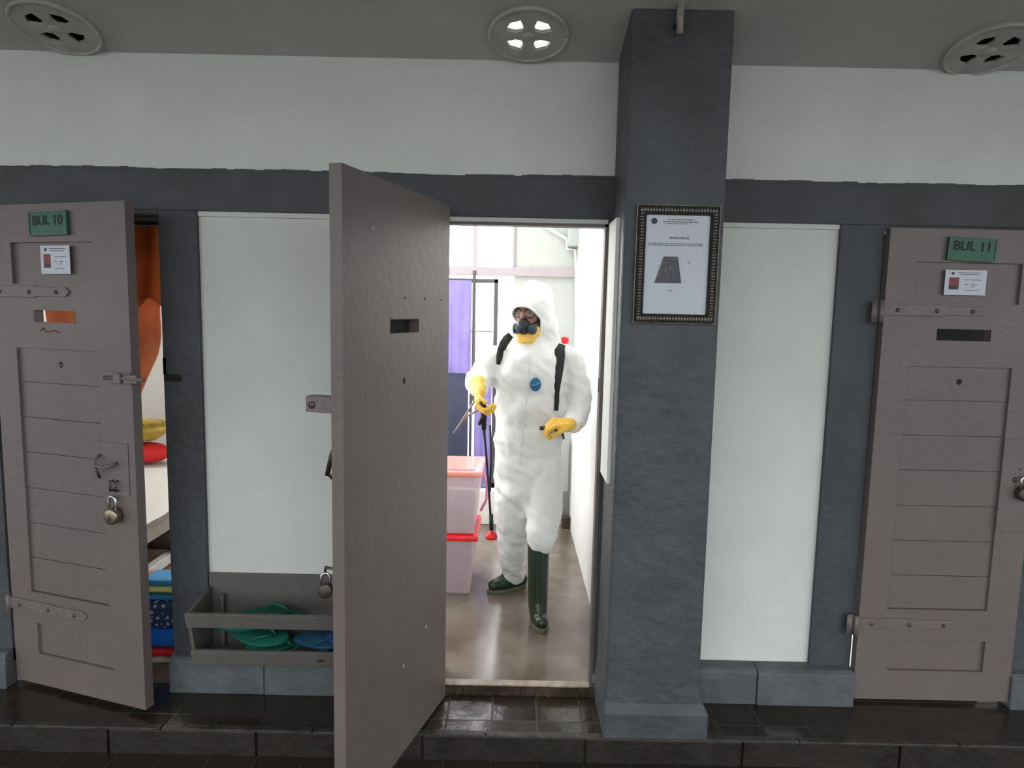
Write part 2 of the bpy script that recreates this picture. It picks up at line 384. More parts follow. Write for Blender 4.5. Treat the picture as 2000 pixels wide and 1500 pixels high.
# plinths
x = MB()
random.seed(9)
for a, b in [(-9, OPL[0]), (OPL[1], -1.06), (-1.057, OPM[0]), (0.72, 1.10), (1.102, OPR[0]), (OPR[1], 9)]:
    j = random.uniform(-.004, .004)
    x.add([(a, -.05 + j, 0), (b, -.05 + j, 0), (b, -.045 + j, .145), (a, -.045 + j, .145), (a, -.03, .158), (b, -.03, .158), (b, .021, .168), (a, .021, .168), (a, .021, 0), (b, .021, 0)],
          [(0, 1, 2, 3), (3, 2, 5, 4), (4, 5, 6, 7), (7, 6, 9, 8), (8, 9, 1, 0), (0, 3, 4, 7, 8), (1, 9, 6, 5, 2)])
struct(x.build('baseboard_front', 'slate_worn', bevel=0.004))
# uneven paint line on top of the band
x = MB(); random.seed(11); xx = -4.0; h = 0
while xx < 4:
    w = random.uniform(.02, .09); h = 0.6 * h + random.uniform(-.001, .006); x.box(xx, xx + w, 0.001, 0.0125, BT - .004, BT + max(.0015, h)); xx += w
struct(x.build('trim_5', 'slate'))

struct(MB().box(OPL[0], OPL[1], .002, .142, TOP - .012, TOP).build('trim_14', 'dark'))
# pillar
x = MB()
def ring(x0, x1, y0, z): return [(x0, 0, z), (x0, y0, z), (x1, y0, z), (x1, 0, z)]
lv = [ring(.392, .812, -.312, 0), ring(.392, .812, -.312, .11), ring(.396, .792, -.296, .15), ring(.400, .775, -.290, .22), ring(.402, .770, -.288, 3.6)]
vs = [v for r in lv for v in r]
fs = [(i * 4 + k, i * 4 + k + 1, (i + 1) * 4 + k + 1, (i + 1) * 4 + k) for i in range(len(lv) - 1) for k in range(3)] + [(i * 4 + 3, i * 4, (i + 1) * 4, (i + 1) * 4 + 3) for i in range(len(lv) - 1)]
x.add(vs, fs + [(0, 1, 2, 3), (16, 17, 18, 19)])
o = x.build('trim_6', 'slate_worn', bevel=0.012); struct(o)
o.data.materials[0] = mat('pillar_paint', (0.069, 0.077, 0.084), 0.55, var=0.16, vscale=4, bump=0.45, bscale=20, tint=(0.050, 0.055, 0.060), tscale=2.2)
# pale strip painted for the cell's glancing light; dark wooden jamb beside the doorway
struct(MB().box(0.386, 0.4015, -0.20, 0.0, 1.02, TOP).build('glancing_light_strip', 'plaster_in'))
struct(MB().box(0.372, 0.3855, 0.001, 0.06, FZ, TOP).box(OPM[0], OPM[0] + .013, 0.001, 0.06, FZ, TOP).box(OPM[0], .3855, .001, .06, TOP - .012, TOP)
       .build('trim_8', mat('jamb', (0.13, 0.115, 0.11), 0.6, var=0.2)))
# keeps for the bolts in the jambs
struct(MB().box(-1.472, -1.40, -0.004, 0.0, 1.37, 1.40).box(-1.476, -1.462, .0, .012, 1.40, 1.47).build('trim_9', 'dark'))
struct(MB().box(.369, .3725, .018, .045, 1.36, 1.42).build('trim_10', 'iron'))

# soffit with round vents
FOLD = 2.70; SL = math.tan(math.radians(15))
vents = [(-1.765, -.135), (0.035, -.150), (1.80, -.120)]
VR = 0.125
def sof(u, t):      # u along x, t distance along the slope towards the viewer
    return (u, 0.012 - t * math.cos(math.radians(15)), FOLD + t * math.sin(math.radians(15)))
x = MB()
outer = rect(-9, 9, -0.0, 0.95)
holes = [circ(a, -b / math.cos(math.radians(15)) + .012, VR, 28) for a, b in vents]
x.plate(outer, holes, 0, 0.02)
x.v = [tuple(Vector(sof(v[0], v[2])) + Vector((0, math.sin(math.radians(15)), math.cos(math.radians(15)))) * v[1]) for v in x.v]
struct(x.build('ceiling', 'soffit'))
# roof slab, eaves beam, closed void above the side cells
CX0_, CX1_ = -1.0, 0.47
struct(MB().box(-9, 9, -2.55, 1.0, 3.75, 3.85).box(-9, CX0_, 1.0, 2.7, 3.75, 3.85).box(CX1_, 9, 1.0, 2.7, 3.75, 3.85).box(-9, 9, 2.42, 2.7, 3.75, 3.85).box(-9, 9, -0.95, -0.90, 2.94, 3.75).box(-14, 14, -3.1, -.95, 2.95, 3.0).build('ceiling_roof', 'void'))
struct(MB().box(-9, -1.02, -.89, 2.6, 3.05, 3.10).box(0.5, 9, -.89, 2.6, 3.05, 3.10).box(-9, -1.02, .02, .14, 2.72, 3.05).box(.5, 9, .02, .14, 2.72, 3.05)
       .box(-1.04, -1.0, -.89, 2.6, 2.99, 3.7).box(0.62, .66, -.89, 2.6, 2.99, 3.7).build('trim_11', 'void'))

VSL = math.radians(15)
for i, (vx, vy) in enumerate(vents):
    lab = ['round plaster vent rosette above the left cell, far left of the ceiling edge', 'round vent rosette over the open doorway, daylight showing through its four holes',
           'round vent rosette over the closed right cell door, far right, in deep shade'][i]
    e = empty('ceiling_vent', sof(vx, -vy / math.cos(VSL) + .012), 0, lab, 'vent', 'round ceiling vents')
    e.rotation_euler = (PI / 2 - VSL + PI / 2 + 0, 0, 0)
    Rm = Matrix.Rotation(0, 3, 'X')
    hs = []
    for k in range(4):
        ca = PI / 4 + k * PI / 2; pts = []
        for (rr, da) in ((.036, 0), (.052, -.42), (.092, -.44), (.100, 0), (.092, .44), (.052, .42)):
            pts.append((rr * math.cos(ca + da), rr * math.sin(ca + da)))
        hs.append(pts)
    p = MB().plate(circ(0, 0, .147, 40), hs, -.0, .014); p.v = [(a, c, -b - .0) for a, b, c in p.v]
    pm = mat('vent_plaster', (0.46, 0.455, 0.43), 0.8, var=0.15, vscale=12)
    p.v = [(a, b, c) for a, b, c in p.v]
    d = p.build('disc', pm, e)
    d.scale = (1, 1, -1)
    r = MB(); ringpts = [(.147 * math.cos(2 * PI * k / 40), .147 * math.sin(2 * PI * k / 40), 0.012) for k in range(41)]; r.tube(ringpts, .007, 8)
    r.build('rim', pm, e, True)
    MB().lathe([(.024, 0.012), (.024, .018), (.016, .022), (.001, .023)], n=20).build('boss', pm, e, True)
    # local +z must look down and outwards
    e.rotation_euler = (PI - VSL, 0, 0)

# hook on the pillar
e = empty('pipe_bracket', (0, 0, 0), 0, 'short pale pipe end hanging against the dark pillar near the ceiling', 'pipe')
a = P(1328, 66, -.32); 
x = MB().tube([a + Vector((0, 0, 0)), a + Vector((-.002, 0, .06)), a + Vector((.003, 0, .14)), a + Vector((.004, 0.0, .30)), a + Vector((.004, .03, .33))], [.012, .013, .0115, .011, .011], 12)
x.build('pipe', mat('pipe_grey', (0.30, 0.29, 0.26), 0.6, var=0.3, vscale=40), e, True)
MB().box(a.x - .019, a.x + .019, -.318, -.288, a.z + .03, a.z + .045).build('clamp', 'iron', e)

# ------------------------------------------------------------------ middle cell room
CX0, CX1, CY1, CT = -1.0, 0.47, 2.3, 3.7
struct(MB().box(CX1, CX1 + .12, WT, CY1 + .1, -.1, 3.72).build('wall_right', 'plaster_in'))
struct(MB().box(CX0 - .05, CX0, WT, .5, -.1, 3.72).box(CX0 - .05, CX0, 1.9, CY1 + .1, -.1, 3.72).box(CX0 - .05, CX0, .5, 1.9, -.1, .5).box(CX0 - .05, CX0, .5, 1.9, 2.8, 3.72).build('wall_left', 'plaster_in'))
x = MB().box(CX0 - .002, CX0 + .02, .46, 1.94, .46, .5).box(CX0 - .002, CX0 + .02, .46, 1.94, 2.8, 2.84).box(CX0 - .002, CX0 + .02, .46, .5, .5, 2.8).box(CX0 - .002, CX0 + .02, 1.9, 1.94, .5, 2.8)
for k in range(1, 8): x.box(CX0 + .004, CX0 + .014, .5 + .175 * k - .006, .5 + .175 * k + .006, .5, 2.8)
struct(x.build('added_window', 'frame_pale'))  # invented opening with bars, added around the side fill lamp
# back wall with the big opening on its left
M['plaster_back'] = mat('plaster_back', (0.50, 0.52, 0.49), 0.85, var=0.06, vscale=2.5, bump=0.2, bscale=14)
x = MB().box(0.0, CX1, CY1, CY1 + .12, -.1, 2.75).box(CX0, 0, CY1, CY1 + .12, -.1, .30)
struct(MB().box(CX0, CX1, CY1, CY1 + .12, 2.75, 3.85).build('wall_back_upper', mat('plaster_brightened', (0.9, 0.9, 0.88), 0.7, var=.02)))  # whitened, roof left open above it, to brighten the centre vent holes
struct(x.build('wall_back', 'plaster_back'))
struct(MB().box(CX0, .405, CY1 - .10, CY1 + .0, FZ, .32).build('baseboard_back', 'plaster_in', bevel=.01))
x = MB()
struct(MB().box(CX0, CX1, -.88, 1.0, 3.66, 3.7).build('ceiling_cell', 'plaster_in'))
# transom window frame
x = MB().box(CX0, CX1, CY1 - .03, CY1 + .0, 1.955, 2.02).box(-.315, -.285, CY1 - .015, CY1 + .02, 2.02, 2.75).box(-.02, .0, CY1 - .02, CY1 + .02, 2.02, 2.75).box(CX0, 0, CY1 - .015, CY1 + .02, 2.72, 2.76)
x.box(-.8, -.775, CY1 - .015, CY1 + .02, 2.02, 2.75)
struct(x.build('window_1', 'frame_pale', bevel=.004))
g = mat('frosted_glass', (0.9, 0.93, 0.95), 0.4, var=0.01); gb = g.node_tree.nodes['Principled BSDF']; gb.inputs['Transmission Weight'].default_value = 1.0; gb.inputs['IOR'].default_value = 1.05
o = MB().box(CX0, -.02, CY1 + .004, CY1 + .008, 2.02, 2.72).build('pane', g); o.parent = bpy.data.objects['window_1']
# barred door in the back wall
e = empty('door_1', (0, CY1, 0), 0); struct(e)
fx = MB().box(-.62, -.12, -.03, .0, 1.90, 1.93).box(-.150, -.12, -.03, 0, .32, 1.93).box(-.312, -.288, -.04, 0, 1.0, 1.99).box(-.62, -.15, -.022, -.008, 1.53, 1.538).box(-.62, -.59, -.03, 0, .32, 1.93).box(-.62, -.12, -.03, 0, .32, .36)
fx.build('door_frame', 'frame_metal', e, bevel=.003)
MB().box(-.59, -.335, -.028, -.006, .36, 1.22).build('lower_panel', 'navy_metal', e, bevel=.004)
MB().box(-.325, -.305, -.028, -.006, .36, 1.22).box(-.335, -.19, -.012, -.006, .30, .42).build('bar', 'navy_metal', e)
g2 = mat('door_glass', (0.85, 0.82, 0.95), 0.25, var=0.02); gb = g2.node_tree.nodes['Principled BSDF']; gb.inputs['Transmission Weight'].default_value = 1.0; gb.inputs['IOR'].default_value = 1.03
MB().box(-.288, -.15, -.018, -.014, 1.22, 1.90).build('pane', g2, e)

def curtain(name, x0, x1, y, z0, z1, folds, amp, m, label, cat='curtain', nx=60, nz=24, low=None):
    mb = MB(); vs = []
    for j in range(nz + 1):
        for i in range(nx + 1):
            u = i / nx; v = j / nz
            zb = z0 if low is None else low(u)
            z = z1 + (zb - z1) * v
            a = amp * (0.4 + 0.6 * v)
            vs.append((x0 + (x1 - x0) * u, y + a * math.sin(u * folds * 2 * PI + 0.8 * math.sin(v * 2)) + .3 * a * math.sin(u * folds * 4.7 + v * 3), z))
    fs = [(j * (nx + 1) + i, j * (nx + 1) + i + 1, (j + 1) * (nx + 1) + i + 1, (j + 1) * (nx + 1) + i) for j in range(nz) for i in range(nx)]
    n = len(vs); vs2 = [(a, b + .004, c) for a, b, c in vs]
    fs2 = [tuple(k + n for k in f[::-1]) for f in fs]
    mb.add(vs + vs2, fs + fs2)
    o = mb.build(name, m, None, True, fix=False); tag(o, label, cat); return o
curtain('curtain', -.60, -.318, CY1 - .05, 1.215, 1.915, 4, .007, 'purple_cloth', 'purple curtain hanging on the barred door behind the worker')
curtain('hanging_cloth', -.285, -.155, CY1 - .05, .33, 1.20, 2, .006, 'purple_cloth', 'narrow lavender cloth hanging low beside the dark blue door panel', 'cloth')

# conduit and beam end high on the right of the back wall
e = empty('wall_conduit', (0, 0, 0), 0, 'white conduit pipe slanting to a grey box high in the cell corner', 'pipe')
yb = CY1 - .02
MB().tube([P(1062, 441, yb), P(1106, 466, yb), P(1108, 486, yb), P(1124, 488, yb), P(1127, 700, yb), P(1122, 960, yb)], .012, 10).build('pipe', 'conduit', e, True)
a, b = P(1110, 440, yb - .05), P(1134, 482, yb - .05)
MB().box(a.x, b.x, yb - .10, CY1 - .001, b.z, a.z + .05).build('junction_box', 'grey_post', e, bevel=.004)
a, b = P(1097, 860, CY1 - .05), P(1108, 962, CY1 - .05)
o = MB().box(a.x, b.x, CY1 - .09, CY1 - .04, .32, a.z).build('post', 'grey_post', None, bevel=.004); tag(o, 'grey post standing on the low white ledge behind the worker', 'post')
a = P(1106, 1020, CY1 - .14)
o = MB().box(a.x - .03, a.x + .03, CY1 - .16, CY1 - .105, FZ, FZ + .09).build('brick', 'brown', None, bevel=.008); tag(o, 'small dark brown block on the floor at the end of the white ledge', 'block')

# ------------------------------------------------------------------ left cell room
struct(MB().box(-3.3, -1.05, 2.3, 2.4, -.1, 2.9).build('wall_left_cell_back', 'plaster_in'))
struct(MB().box(-3.3, -3.2, WT, 2.4, -.1, 2.9).build('wall_left_cell_side', 'plaster_in'))
struct(MB().box(-3.3, -1.05, WT, 2.4, 2.8, 2.85).build('ceiling_left_cell', 'plaster_in'))
# right cell: only a closed dark room
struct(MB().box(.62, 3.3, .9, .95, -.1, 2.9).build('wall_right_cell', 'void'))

# bunk bed
e = empty('bunk_bed', (-2.35, 1.35, 0), 0, 'low bunk with a white sheet seen through the gap of the left door', 'bed')
bx0, bx1, by0, by1 = -.70, .37, -.80, .90
MB().box(bx0, bx1, by0, by1, .42, .50).build('platform', 'bed_side', e)
MB().box(bx1 - .005, bx1 + .02, by0, by1, .40, .47).build('side_rail', 'bed_side', e)
sh = MB(); nx, ny = 30, 40
vs = [(bx0 + (bx1 + .012 - bx0) * i / nx, by0 + (by1 - by0) * j / ny, .502 + .018 * (1 if 0 < i < nx else 0) + .007 * noise.noise(Vector((i * .5, j * .35, 0)))) for j in range(ny + 1) for i in range(nx + 1)]
sh.add(vs, [(j * (nx + 1) + i, j * (nx + 1) + i + 1, (j + 1) * (nx + 1) + i + 1, (j + 1) * (nx + 1) + i) for j in range(ny) for i in range(nx)])
n = len(vs); sh.add([(a, b, .497) for a, b, c in vs], [(j * (nx + 1) + i + 1, j * (nx + 1) + i, (j + 1) * (nx + 1) + i, (j + 1) * (nx + 1) + i + 1) for j in range(ny) for i in range(nx)])
sh.build('sheet', 'sheet', e, True, fix=False)
MB().box(bx1 - .04, bx1 + .01, by0, by1, .19, .245).build('lower_rail', 'bed_wood', e, bevel=.004)
for yy in (by0 + .02, by1 - .06):
    MB().box(bx1 - .05, bx1 - .01, yy, yy + .04, 0, .42).build('leg', 'bed_wood', e)
o = MB().box(-.22, .22, -.3, .3, 0, .15).build('carton', 'carton', None, bevel=.004); o.location = (-2.16, 1.1, 0.001); tag(o, 'brown cardboard carton on the floor under the bunk', 'box')
o = MB().tube([(-.2, 0, 0), (.2, 0, 0)], .07, 16).build('rolled_blanket', 'brown', None, True); o.location = (-2.14, 1.02, .318); tag(o, 'dark brown rolled blanket stowed on the lower shelf of the bunk', 'blanket')
# red bag, yellow cloth, dark bundle on the bed
c = P(296, 888, 2.0)
o = MB().ell((0, 0, .0), (.17, .11, .075)).build('red_bag', 'red_cloth', None, True); o.location = (c.x - .03, 2.0, .52 + .086); tag(o, 'bright red bag at the far end of the bunk', 'bag')
x = MB(); x.ell((-.05, 0, 0), (.14, .10, .035)).ell((.05, .01, .05), (.13, .10, .035)).ell((.03, 0, .10), (.10, .08, .03)).ell((-.02, 0, .03), (.13, .09, .04))
o = x.build('yellow_blanket', 'yellow_cloth', None, True); remesh(o, .012, 3, lambda p: .006 * noise.noise(p * 22)); o.location = (c.x - .02, 2.0, .52 + .205); tag(o, 'mustard yellow folded cloth heaped on top of the red bag', 'blanket')
# orange cloth hanging inside the left doorway
def low(u): return 1.05 + .62 * u
mb = MB(); vs = []; nx, nz = 40, 50
pA = [P(236, 420, .35), P(300, 421, .35)]; 
for j in range(nz + 1):
    v = j / nz
    # left border straight down, right border leans away below two thirds
    yl, yr = .36, .42
    L = P(72 + 30 * v, 424 + 420 * v, yl)
    rp = [(311, 424), (314, 560), (316, 640), (312, 690), (268, 800), (258, 844)]
    t = v * (len(rp) - 1); k = min(int(t), len(rp) - 2); fr = t - k
    rx = rp[k][0] + (rp[k + 1][0] - rp[k][0]) * fr; ry = rp[k][1] + (rp[k + 1][1] - rp[k][1]) * fr
    Rr = P(rx, ry, yr)
    for i in range(nx + 1):
        u = i / nx; p = L.lerp(Rr, u); p.y += .022 * math.sin(u * 9 + v * 3) + .01 * math.sin(u * 23 - v * 5) + .03 * noise.noise(Vector((u * 2, v * 5, 0))); vs.append(tuple(p))
fs = [(j * (nx + 1) + i, (j + 1) * (nx + 1) + i, (j + 1) * (nx + 1) + i + 1, j * (nx + 1) + i + 1) for j in range(nz) for i in range(nx)]
n = len(vs); mb.add(vs + [(a, b + .004, c) for a, b, c in vs], fs + [tuple(k + n for k in f[::-1]) for f in fs])
o = mb.build('orange_drape', 'orange_cloth', None, True, fix=False); tag(o, 'orange cloth draped behind the half open left door', 'curtain')
x = MB(); 
for j in range(7):
    pass
# a second fold layer crossing the upper part
vs = []
for j in range(13):
    for i in range(21):
        u = i / 20; v = j / 12; L = P(228, 424, .30); Rr = P(309, 422, .30); p = L.lerp(Rr, u)
        z = p.z - v * (.40 + .03 * math.sin(u * 7)); vs.append((p.x, .31 + .012 * math.sin(u * 12 + v * 2), z))
x = MB(); fs = [(j * 21 + i, (j + 1) * 21 + i, (j + 1) * 21 + i + 1, j * 21 + i + 1) for j in range(12) for i in range(20)]; n = len(vs)
x.add(vs + [(a, b + .004, c) for a, b, c in vs], fs + [tuple(k + n for k in f[::-1]) for f in fs])
o = x.build('orange_valance', thin(mat('rust_cloth', (0.52, 0.13, 0.025), 0.85, var=0.25, vscale=5, bump=0.3, bscale=20), .3), None, True, fix=False); tag(o, 'short rust orange cloth hung across the top of the left doorway', 'curtain')
struct(MB().box(-2.6, -1.46, .142, .20, 2.035, 2.3).box(-2.6, -1.42, .20, .48, 2.098, 2.125).build('trim_12', 'dark'))
# folded bedding stacked just inside the left doorway
bz = 0.0
stack = [('beige_cloth', .030, 'beige patterned mat, lowest of the bedding stack behind the left door', 'mat'),
         ('red_cloth', .035, 'red folded sheet between the beige mat and the blue blanket', 'sheet'),
         ('blue_cloth', .10, 'bright blue folded blanket low in the bedding stack', 'blanket'),
         ('navy_print', .140, 'navy quilt with a pale speckled print in the bedding stack', 'quilt'),
         ('sky_cloth', .028, 'mid blue folded cloth directly on the navy quilt', 'cloth'),
         ('green_cloth', .010, 'thin dark green cloth in the bedding stack', 'cloth'),
         ('lemon_cloth', .030, 'pale yellow folded towel near the top of the bedding stack', 'towel')]
for i, (m, h, lab, cat) in enumerate(stack):
    o = MB().box(-.28, .20, -.12, .02, 0, h).build('folded_bedding', m, None, True, bevel=min(h * .45, .03)); o.location = (-1.66 + (i % 2) * .004, .30 + (i % 3) * .006, bz + .001)
    tag(o, lab, cat, 'bedding stacked behind the left door'); bz += h + .001
o = MB().box(-.28, -.06, -.12, .02, 0, .03).build('folded_bedding', 'orange_cloth', None, True, bevel=.012); o.location = (-1.66, .30, bz + .001); tag(o, 'orange red folded cloth on top of the bedding stack, left half', 'cloth', 'bedding stacked behind the left door')
o = MB().box(-.055, .20, -.12, .02, 0, .032).build('folded_bedding', 'sky_cloth', None, True, bevel=.012); o.location = (-1.66, .30, bz + .001); tag(o, 'blue folded cloth on top of the bedding stack, right half', 'cloth', 'bedding stacked behind the left door')

# ------------------------------------------------------------------ cell doors
def strap_hinge(e, z, L, yf, plate_left=True):
    h = .024
    pts = [(-.01, z - h), (L * .55, z - h), (L * .60, z - h * .8), (L - .02, z - h * .8), (L, z), (L - .02, z + h * .8), (L * .60, z + h * .8), (L * .55, z + h), (-.01, z + h)]
    hg = MB().plate(pts, [], yf - .007, yf - .0002).build('strap_hinge', 'door_metal', e, bevel=.0015)
    for k, u in enumerate((.12 * L, .5 * L, .84 * L)):
        MB().ell((u, yf - .007, z - .002), (.009, .006, .009), nu=12, nv=8).build('bolt', 'iron', hg, True)
    MB().tube([(-.014, yf - .006, z - .055), (-.014, yf - .006, z + .035)], .010, 12).box(-.050, -.012, yf + .001, yf + .006, z - .055, z + .035).build('knuckle', 'door_metal', hg, True)
    return hg

def cell_door(name, loc, rz, W, z0, z1, yf, yb, label, du=0.0):
    e = empty(name, loc, rz); tag(e, label, 'door', 'grey panelled cell doors')
    slot = rect(.225 + du, .45 + du, 1.612, 1.66); peep = circ(.345 + du, 1.44, .0125, 16)
    up_ = rect(.118, .552, 1.765, 1.932); mainp = rect(.118, .552, .445, 1.503); lowp = rect(.14, .56, .165, .305)
    ym = yf + .022
    # frame in front, backing sheet behind
    MB().plate(rect(0, W, z0, z1), [slot, up_, mainp, lowp], yf, ym).build('door_frame', 'door', e, bevel=.0)
    MB().plate(rect(0, W, z0, z1), [slot, peep] + [circ(u, 1.735, .006, 10) for u in (.08, .235, .395)], ym, yb).build('backing', 'door', e)
    yp = ym - .0005
    MB().plate(rect(.1182, .5518, 1.7652, 1.9318), [], yp - .007, yp).build('upper_panel', 'door', e)
    MB().plate(rect(.1402, .5598, .1652, .3048), [], yp - .007, yp).build('lower_panel', 'door', e)
    mbd = MB(); gz = [.4452, .595, .75, .905, 1.06, 1.21, 1.36, 1.5028]
    for a, b in zip(gz[:-1], gz[1:]):
        hole = [circ(.345 + du, 1.44, .0125, 16)] if a > 1.3 else []
        t = .0012
        mbd.plate(rect(.1182, .5518, a + t, b - t), hole, yp - .010 + (.001 if int(a * 100) % 2 else 0), yp)
    mbd.build('plank_panel', 'door', e, bevel=.0)
    strap_hinge(e, 1.735, .43, yf); strap_hinge(e, .38, .435, yf)
    return e

def door_sign(e, yf, txt, u0, u1, zc=1.995, lab=None, tilt=0):
    g = MB().box(-(u1 - u0) / 2, (u1 - u0) / 2, -.012, 0, -.047, .047).build('number_sign', 'green', e, bevel=.003)
    g.location = ((u0 + u1) / 2, yf - .002, zc); g.rotation_euler = (0, tilt, 0); g['label'] = lab
    w = (u1 - u0) / 2
    f = MB()
    for (a, b, c, d) in ((-w, w, -.047, -.042), (-w, w, .042, .047), (-w, -w + .005, -.042, .042), (w - .005, w, -.042, .042)): f.box(a, b, -.0145, -.0115, c, d)
    f.build('sign_rim', 'green_edge', g)
    text(txt, .052, 'black_ink', g, 'lettering', (0, -.0125, .010), .0006, sx=1.02, offset=.0012)
    return g
def id_card(e, yf, u0, u1, z0, z1):
    w, h = u1 - u0, z1 - z0
    c = MB().box(0, w, -.0012, 0, 0, h).build('name_card', 'paper', e); c.location = (u0, yf, z0); c['label'] = 'white printed card with a small portrait photo'
    ph = MB().box(w * .10, w * .34, -.0018, -.001, h * .22, h * .70).build('portrait', 'photo_red', c)
    MB().box(w * .12, w * .32, -.0022, -.0017, h * .22, h * .36).build('portrait_clothing', 'photo_dark', ph)
    MB().plate(circ(w * .18, h * .86, h * .06, 14), [], -.0018, -.001).build('crest', 'photo_dark', c)
    t = MB()
    for (a, b, zz) in ((.30, .86, .88), (.35, .80, .81), (.48, .58, .60), (.62, .88, .60), (.48, .56, .42), (.64, .78, .42), (.64, .74, .34), (.5, .82, .18)):
        t.box(w * a, w * b, -.0017, -.001, h * zz, h * (zz + .022))
    t.build('print', 'grey_ink', c)

# right door, closed
R = cell_door('cell_door', (1.53, -.002, 0), 0, .685, .03, 2.066, -.030, .008, 'closed grey panelled cell door on the right with a green number sign')
door_sign(R, -.030, 'BUI. 11', .232, .428, 1.985, 'green number sign of the right door', math.radians(2))
id_card(R, -.0302 + 0, .238, .408, 1.800, 1.902)
p = MB().plate(rect(.550, .684, .80, 1.205), [circ(.625, 1.075, .006, 10)], -.0345, -.0302).build('lock_plate', 'door', R, bevel=.001)
MB().ell((.652, -.035, 1.40), (.008, .006, .008), nu=10, nv=6).ell((.610, -.0355, 1.03), (.010, .007, .012), nu=10, nv=6).build('bolt', 'iron', R, True)

# left door, ajar
Lh = Vector((-2.178, 0, 0)); La = math.atan2(-.213, .691)
Ld = cell_door('cell_door', Lh, La, .722, .022, 2.083, 0, .042, 'half open grey panelled cell door at the left edge with a green number sign')
door_sign(Ld, 0, 'BUI. 10', .245, .445, 2.004, 'faded green number sign of the left door', math.radians(-1))
id_card(Ld, -.0002, .283, .437, 1.806, 1.918)
# sliding bolt on the free edge, pull handle, hasp staples
b = MB().box(.585, .722, -.006, -.0002, 1.378, 1.425).build('bolt_plate', 'door_metal', Ld, bevel=.001)
MB().tube([(.60, -.014, 1.402), (.795, -.014, 1.402)], .0085, 10).build('bolt_bar', 'door_metal', b, True)
MB().box(.655, .690, -.026, -.005, 1.383, 1.420).box(.700, .765, -.020, -.004, 1.385, 1.419).build('bolt_keeper', 'door_metal', b, bevel=.002)
for u in (.603, .635, .775): MB().ell((u, -.008, 1.40), (.006, .004, .006), nu=8, nv=6).build('rivet', 'iron', b, True)
h = MB().tube([(.548, -.004, 1.085), (.548, -.03, 1.07), (.552, -.034, 1.045), (.60, -.034, 1.043), (.628, -.034, 1.052), (.632, -.02, 1.058), (.632, -.003, 1.058)], .006, 8).build('pull_handle', 'door_metal', Ld, True)
MB().tube([(.552, -.034, 1.045), (.558, -.030, 1.02), (.562, -.022, .995)], .0055, 8).build('handle_tail', 'iron', h, True)
MB().box(.515, .690, -.0035, -.0002, .93, 1.14).build('lock_plate', 'door', Ld, bevel=.001)
for u in (.607, .633):
    MB().tube([(u, -.003, .985), (u, -.018, .985), (u, -.018, .945), (u, -.003, .945)], .0045, 8).build('staple', 'iron', Ld, True)
# closing scribble of red paint below the slot
MB().tube([(.26, -.001, 1.575), (.275, -.001, 1.588), (.29, -.001, 1.572), (.32, -.001, 1.575), (.335, -.001, 1.58), (.36, -.001, 1.572)], .0022, 6).build('scribble', 'photo_red', Ld)

def padlock(loc, rz, label, s=1.0, m='brass'):
    e = empty('padlock', loc, rz, label, 'padlock', 'padlocks on the cell doors')
    MB().lathe([(.001, -.013), (.020, -.013), (.025, -.010), (.025, .010), (.020, .013), (.001, .013)], n=24, R=Matrix.Rotation(PI / 2, 3, 'X')).build('body', m, e, True)
    pts = [(-.014, 0, .015), (-.014, 0, .045)] + [(-.014 * math.cos(a), 0, .045 + .014 * math.sin(a)) for a in [PI * k / 8 for k in range(1, 8)]] + [(.014, 0, .045), (.014, 0, .015)]
    MB().tube(pts, .0042, 8).build('shackle', 'chrome', e, True)
    MB().ell((0, -.0135, -.002), (.007, .002, .010), nu=10, nv=6).build('keyhole_cover', 'iron', e, True)
    e.scale = (s, s, s)
    return e
def onL(u, yo, z): return Vector((Lh.x + u * math.cos(La) - yo * math.sin(La), Lh.y + u * math.sin(La) + yo * math.cos(La), z))
padlock(onL(.620, -.022, .845), La, 'open padlock hanging from the lock plate of the left door', 1.35)
padlock((1.53 + .640, -.055, .975), 0, 'dark padlock at the lock plate of the closed right door', 1.25, 'iron')

# middle door, wide open, seen from its inner face and free edge
M0 = Vector((-.265, -.05, 0)); Ma = math.atan2(-.77, -.245)
Md = cell_door('cell_door', M0, Ma, .80, .012, 2.115, -.042, 0, 'wide open plain grey cell door standing edge-on in the middle', du=.055)
def onM(u, yo, z): return Vector((M0.x + u * math.cos(Ma) - yo * math.sin(Ma), M0.y + u * math.sin(Ma) + yo * math.cos(Ma), z))
# frame strip around the view slot, and chips on the inner face
MB().box(.285, .50, .0002, .0025, 1.664, 1.668).build('slot_rim', 'door_metal', Md)
MB().box(.27, .52, -.046, -.041, 1.60, 1.675).box(.385, .415, -.046, -.0415, 1.42, 1.46).build('slot_blackout', 'dark', Md)  # dark sheets added behind slot and peephole so both look black
MB().ell((.400, .0006, .363), (.006, .001, .006), nu=8, nv=6).ell((.20, .0006, .425), (.006, .001, .007), nu=8, nv=6).ell((.62, .0006, 1.95), (.003, .001, .003), nu=8, nv=6).build('paint_chip', 'paper', Md)
# bolt bracket and handle sticking out beyond the outer face
b = MB().box(.755, .797, -.135, -.042, 1.375, 1.425).build('bolt_bracket', 'door_metal', Md, bevel=.003)
MB().ell((.80, -.112, 1.398), (.004, .012, .012), nu=10, nv=6).build('rivet', 'iron', b, True)
MB().tube([(.775, -.045, 1.27), (.775, -.058, 1.24), (.775, -.075, 1.175), (.775, -.060, 1.170), (.775, -.045, 1.19)], .008, 8).build('pull_handle', 'iron', Md, True)
pp = onM(.775, -.085, .80)
padlock(pp, Ma + PI / 2 + .4, 'dark padlock sticking out behind the wide open middle door', .95, 'iron')
MB().tube([(.775, -.043, .875), (.775, -.085, .875), (.775, -.085, .862)], .005, 8).build('staple', 'iron', Md, True)

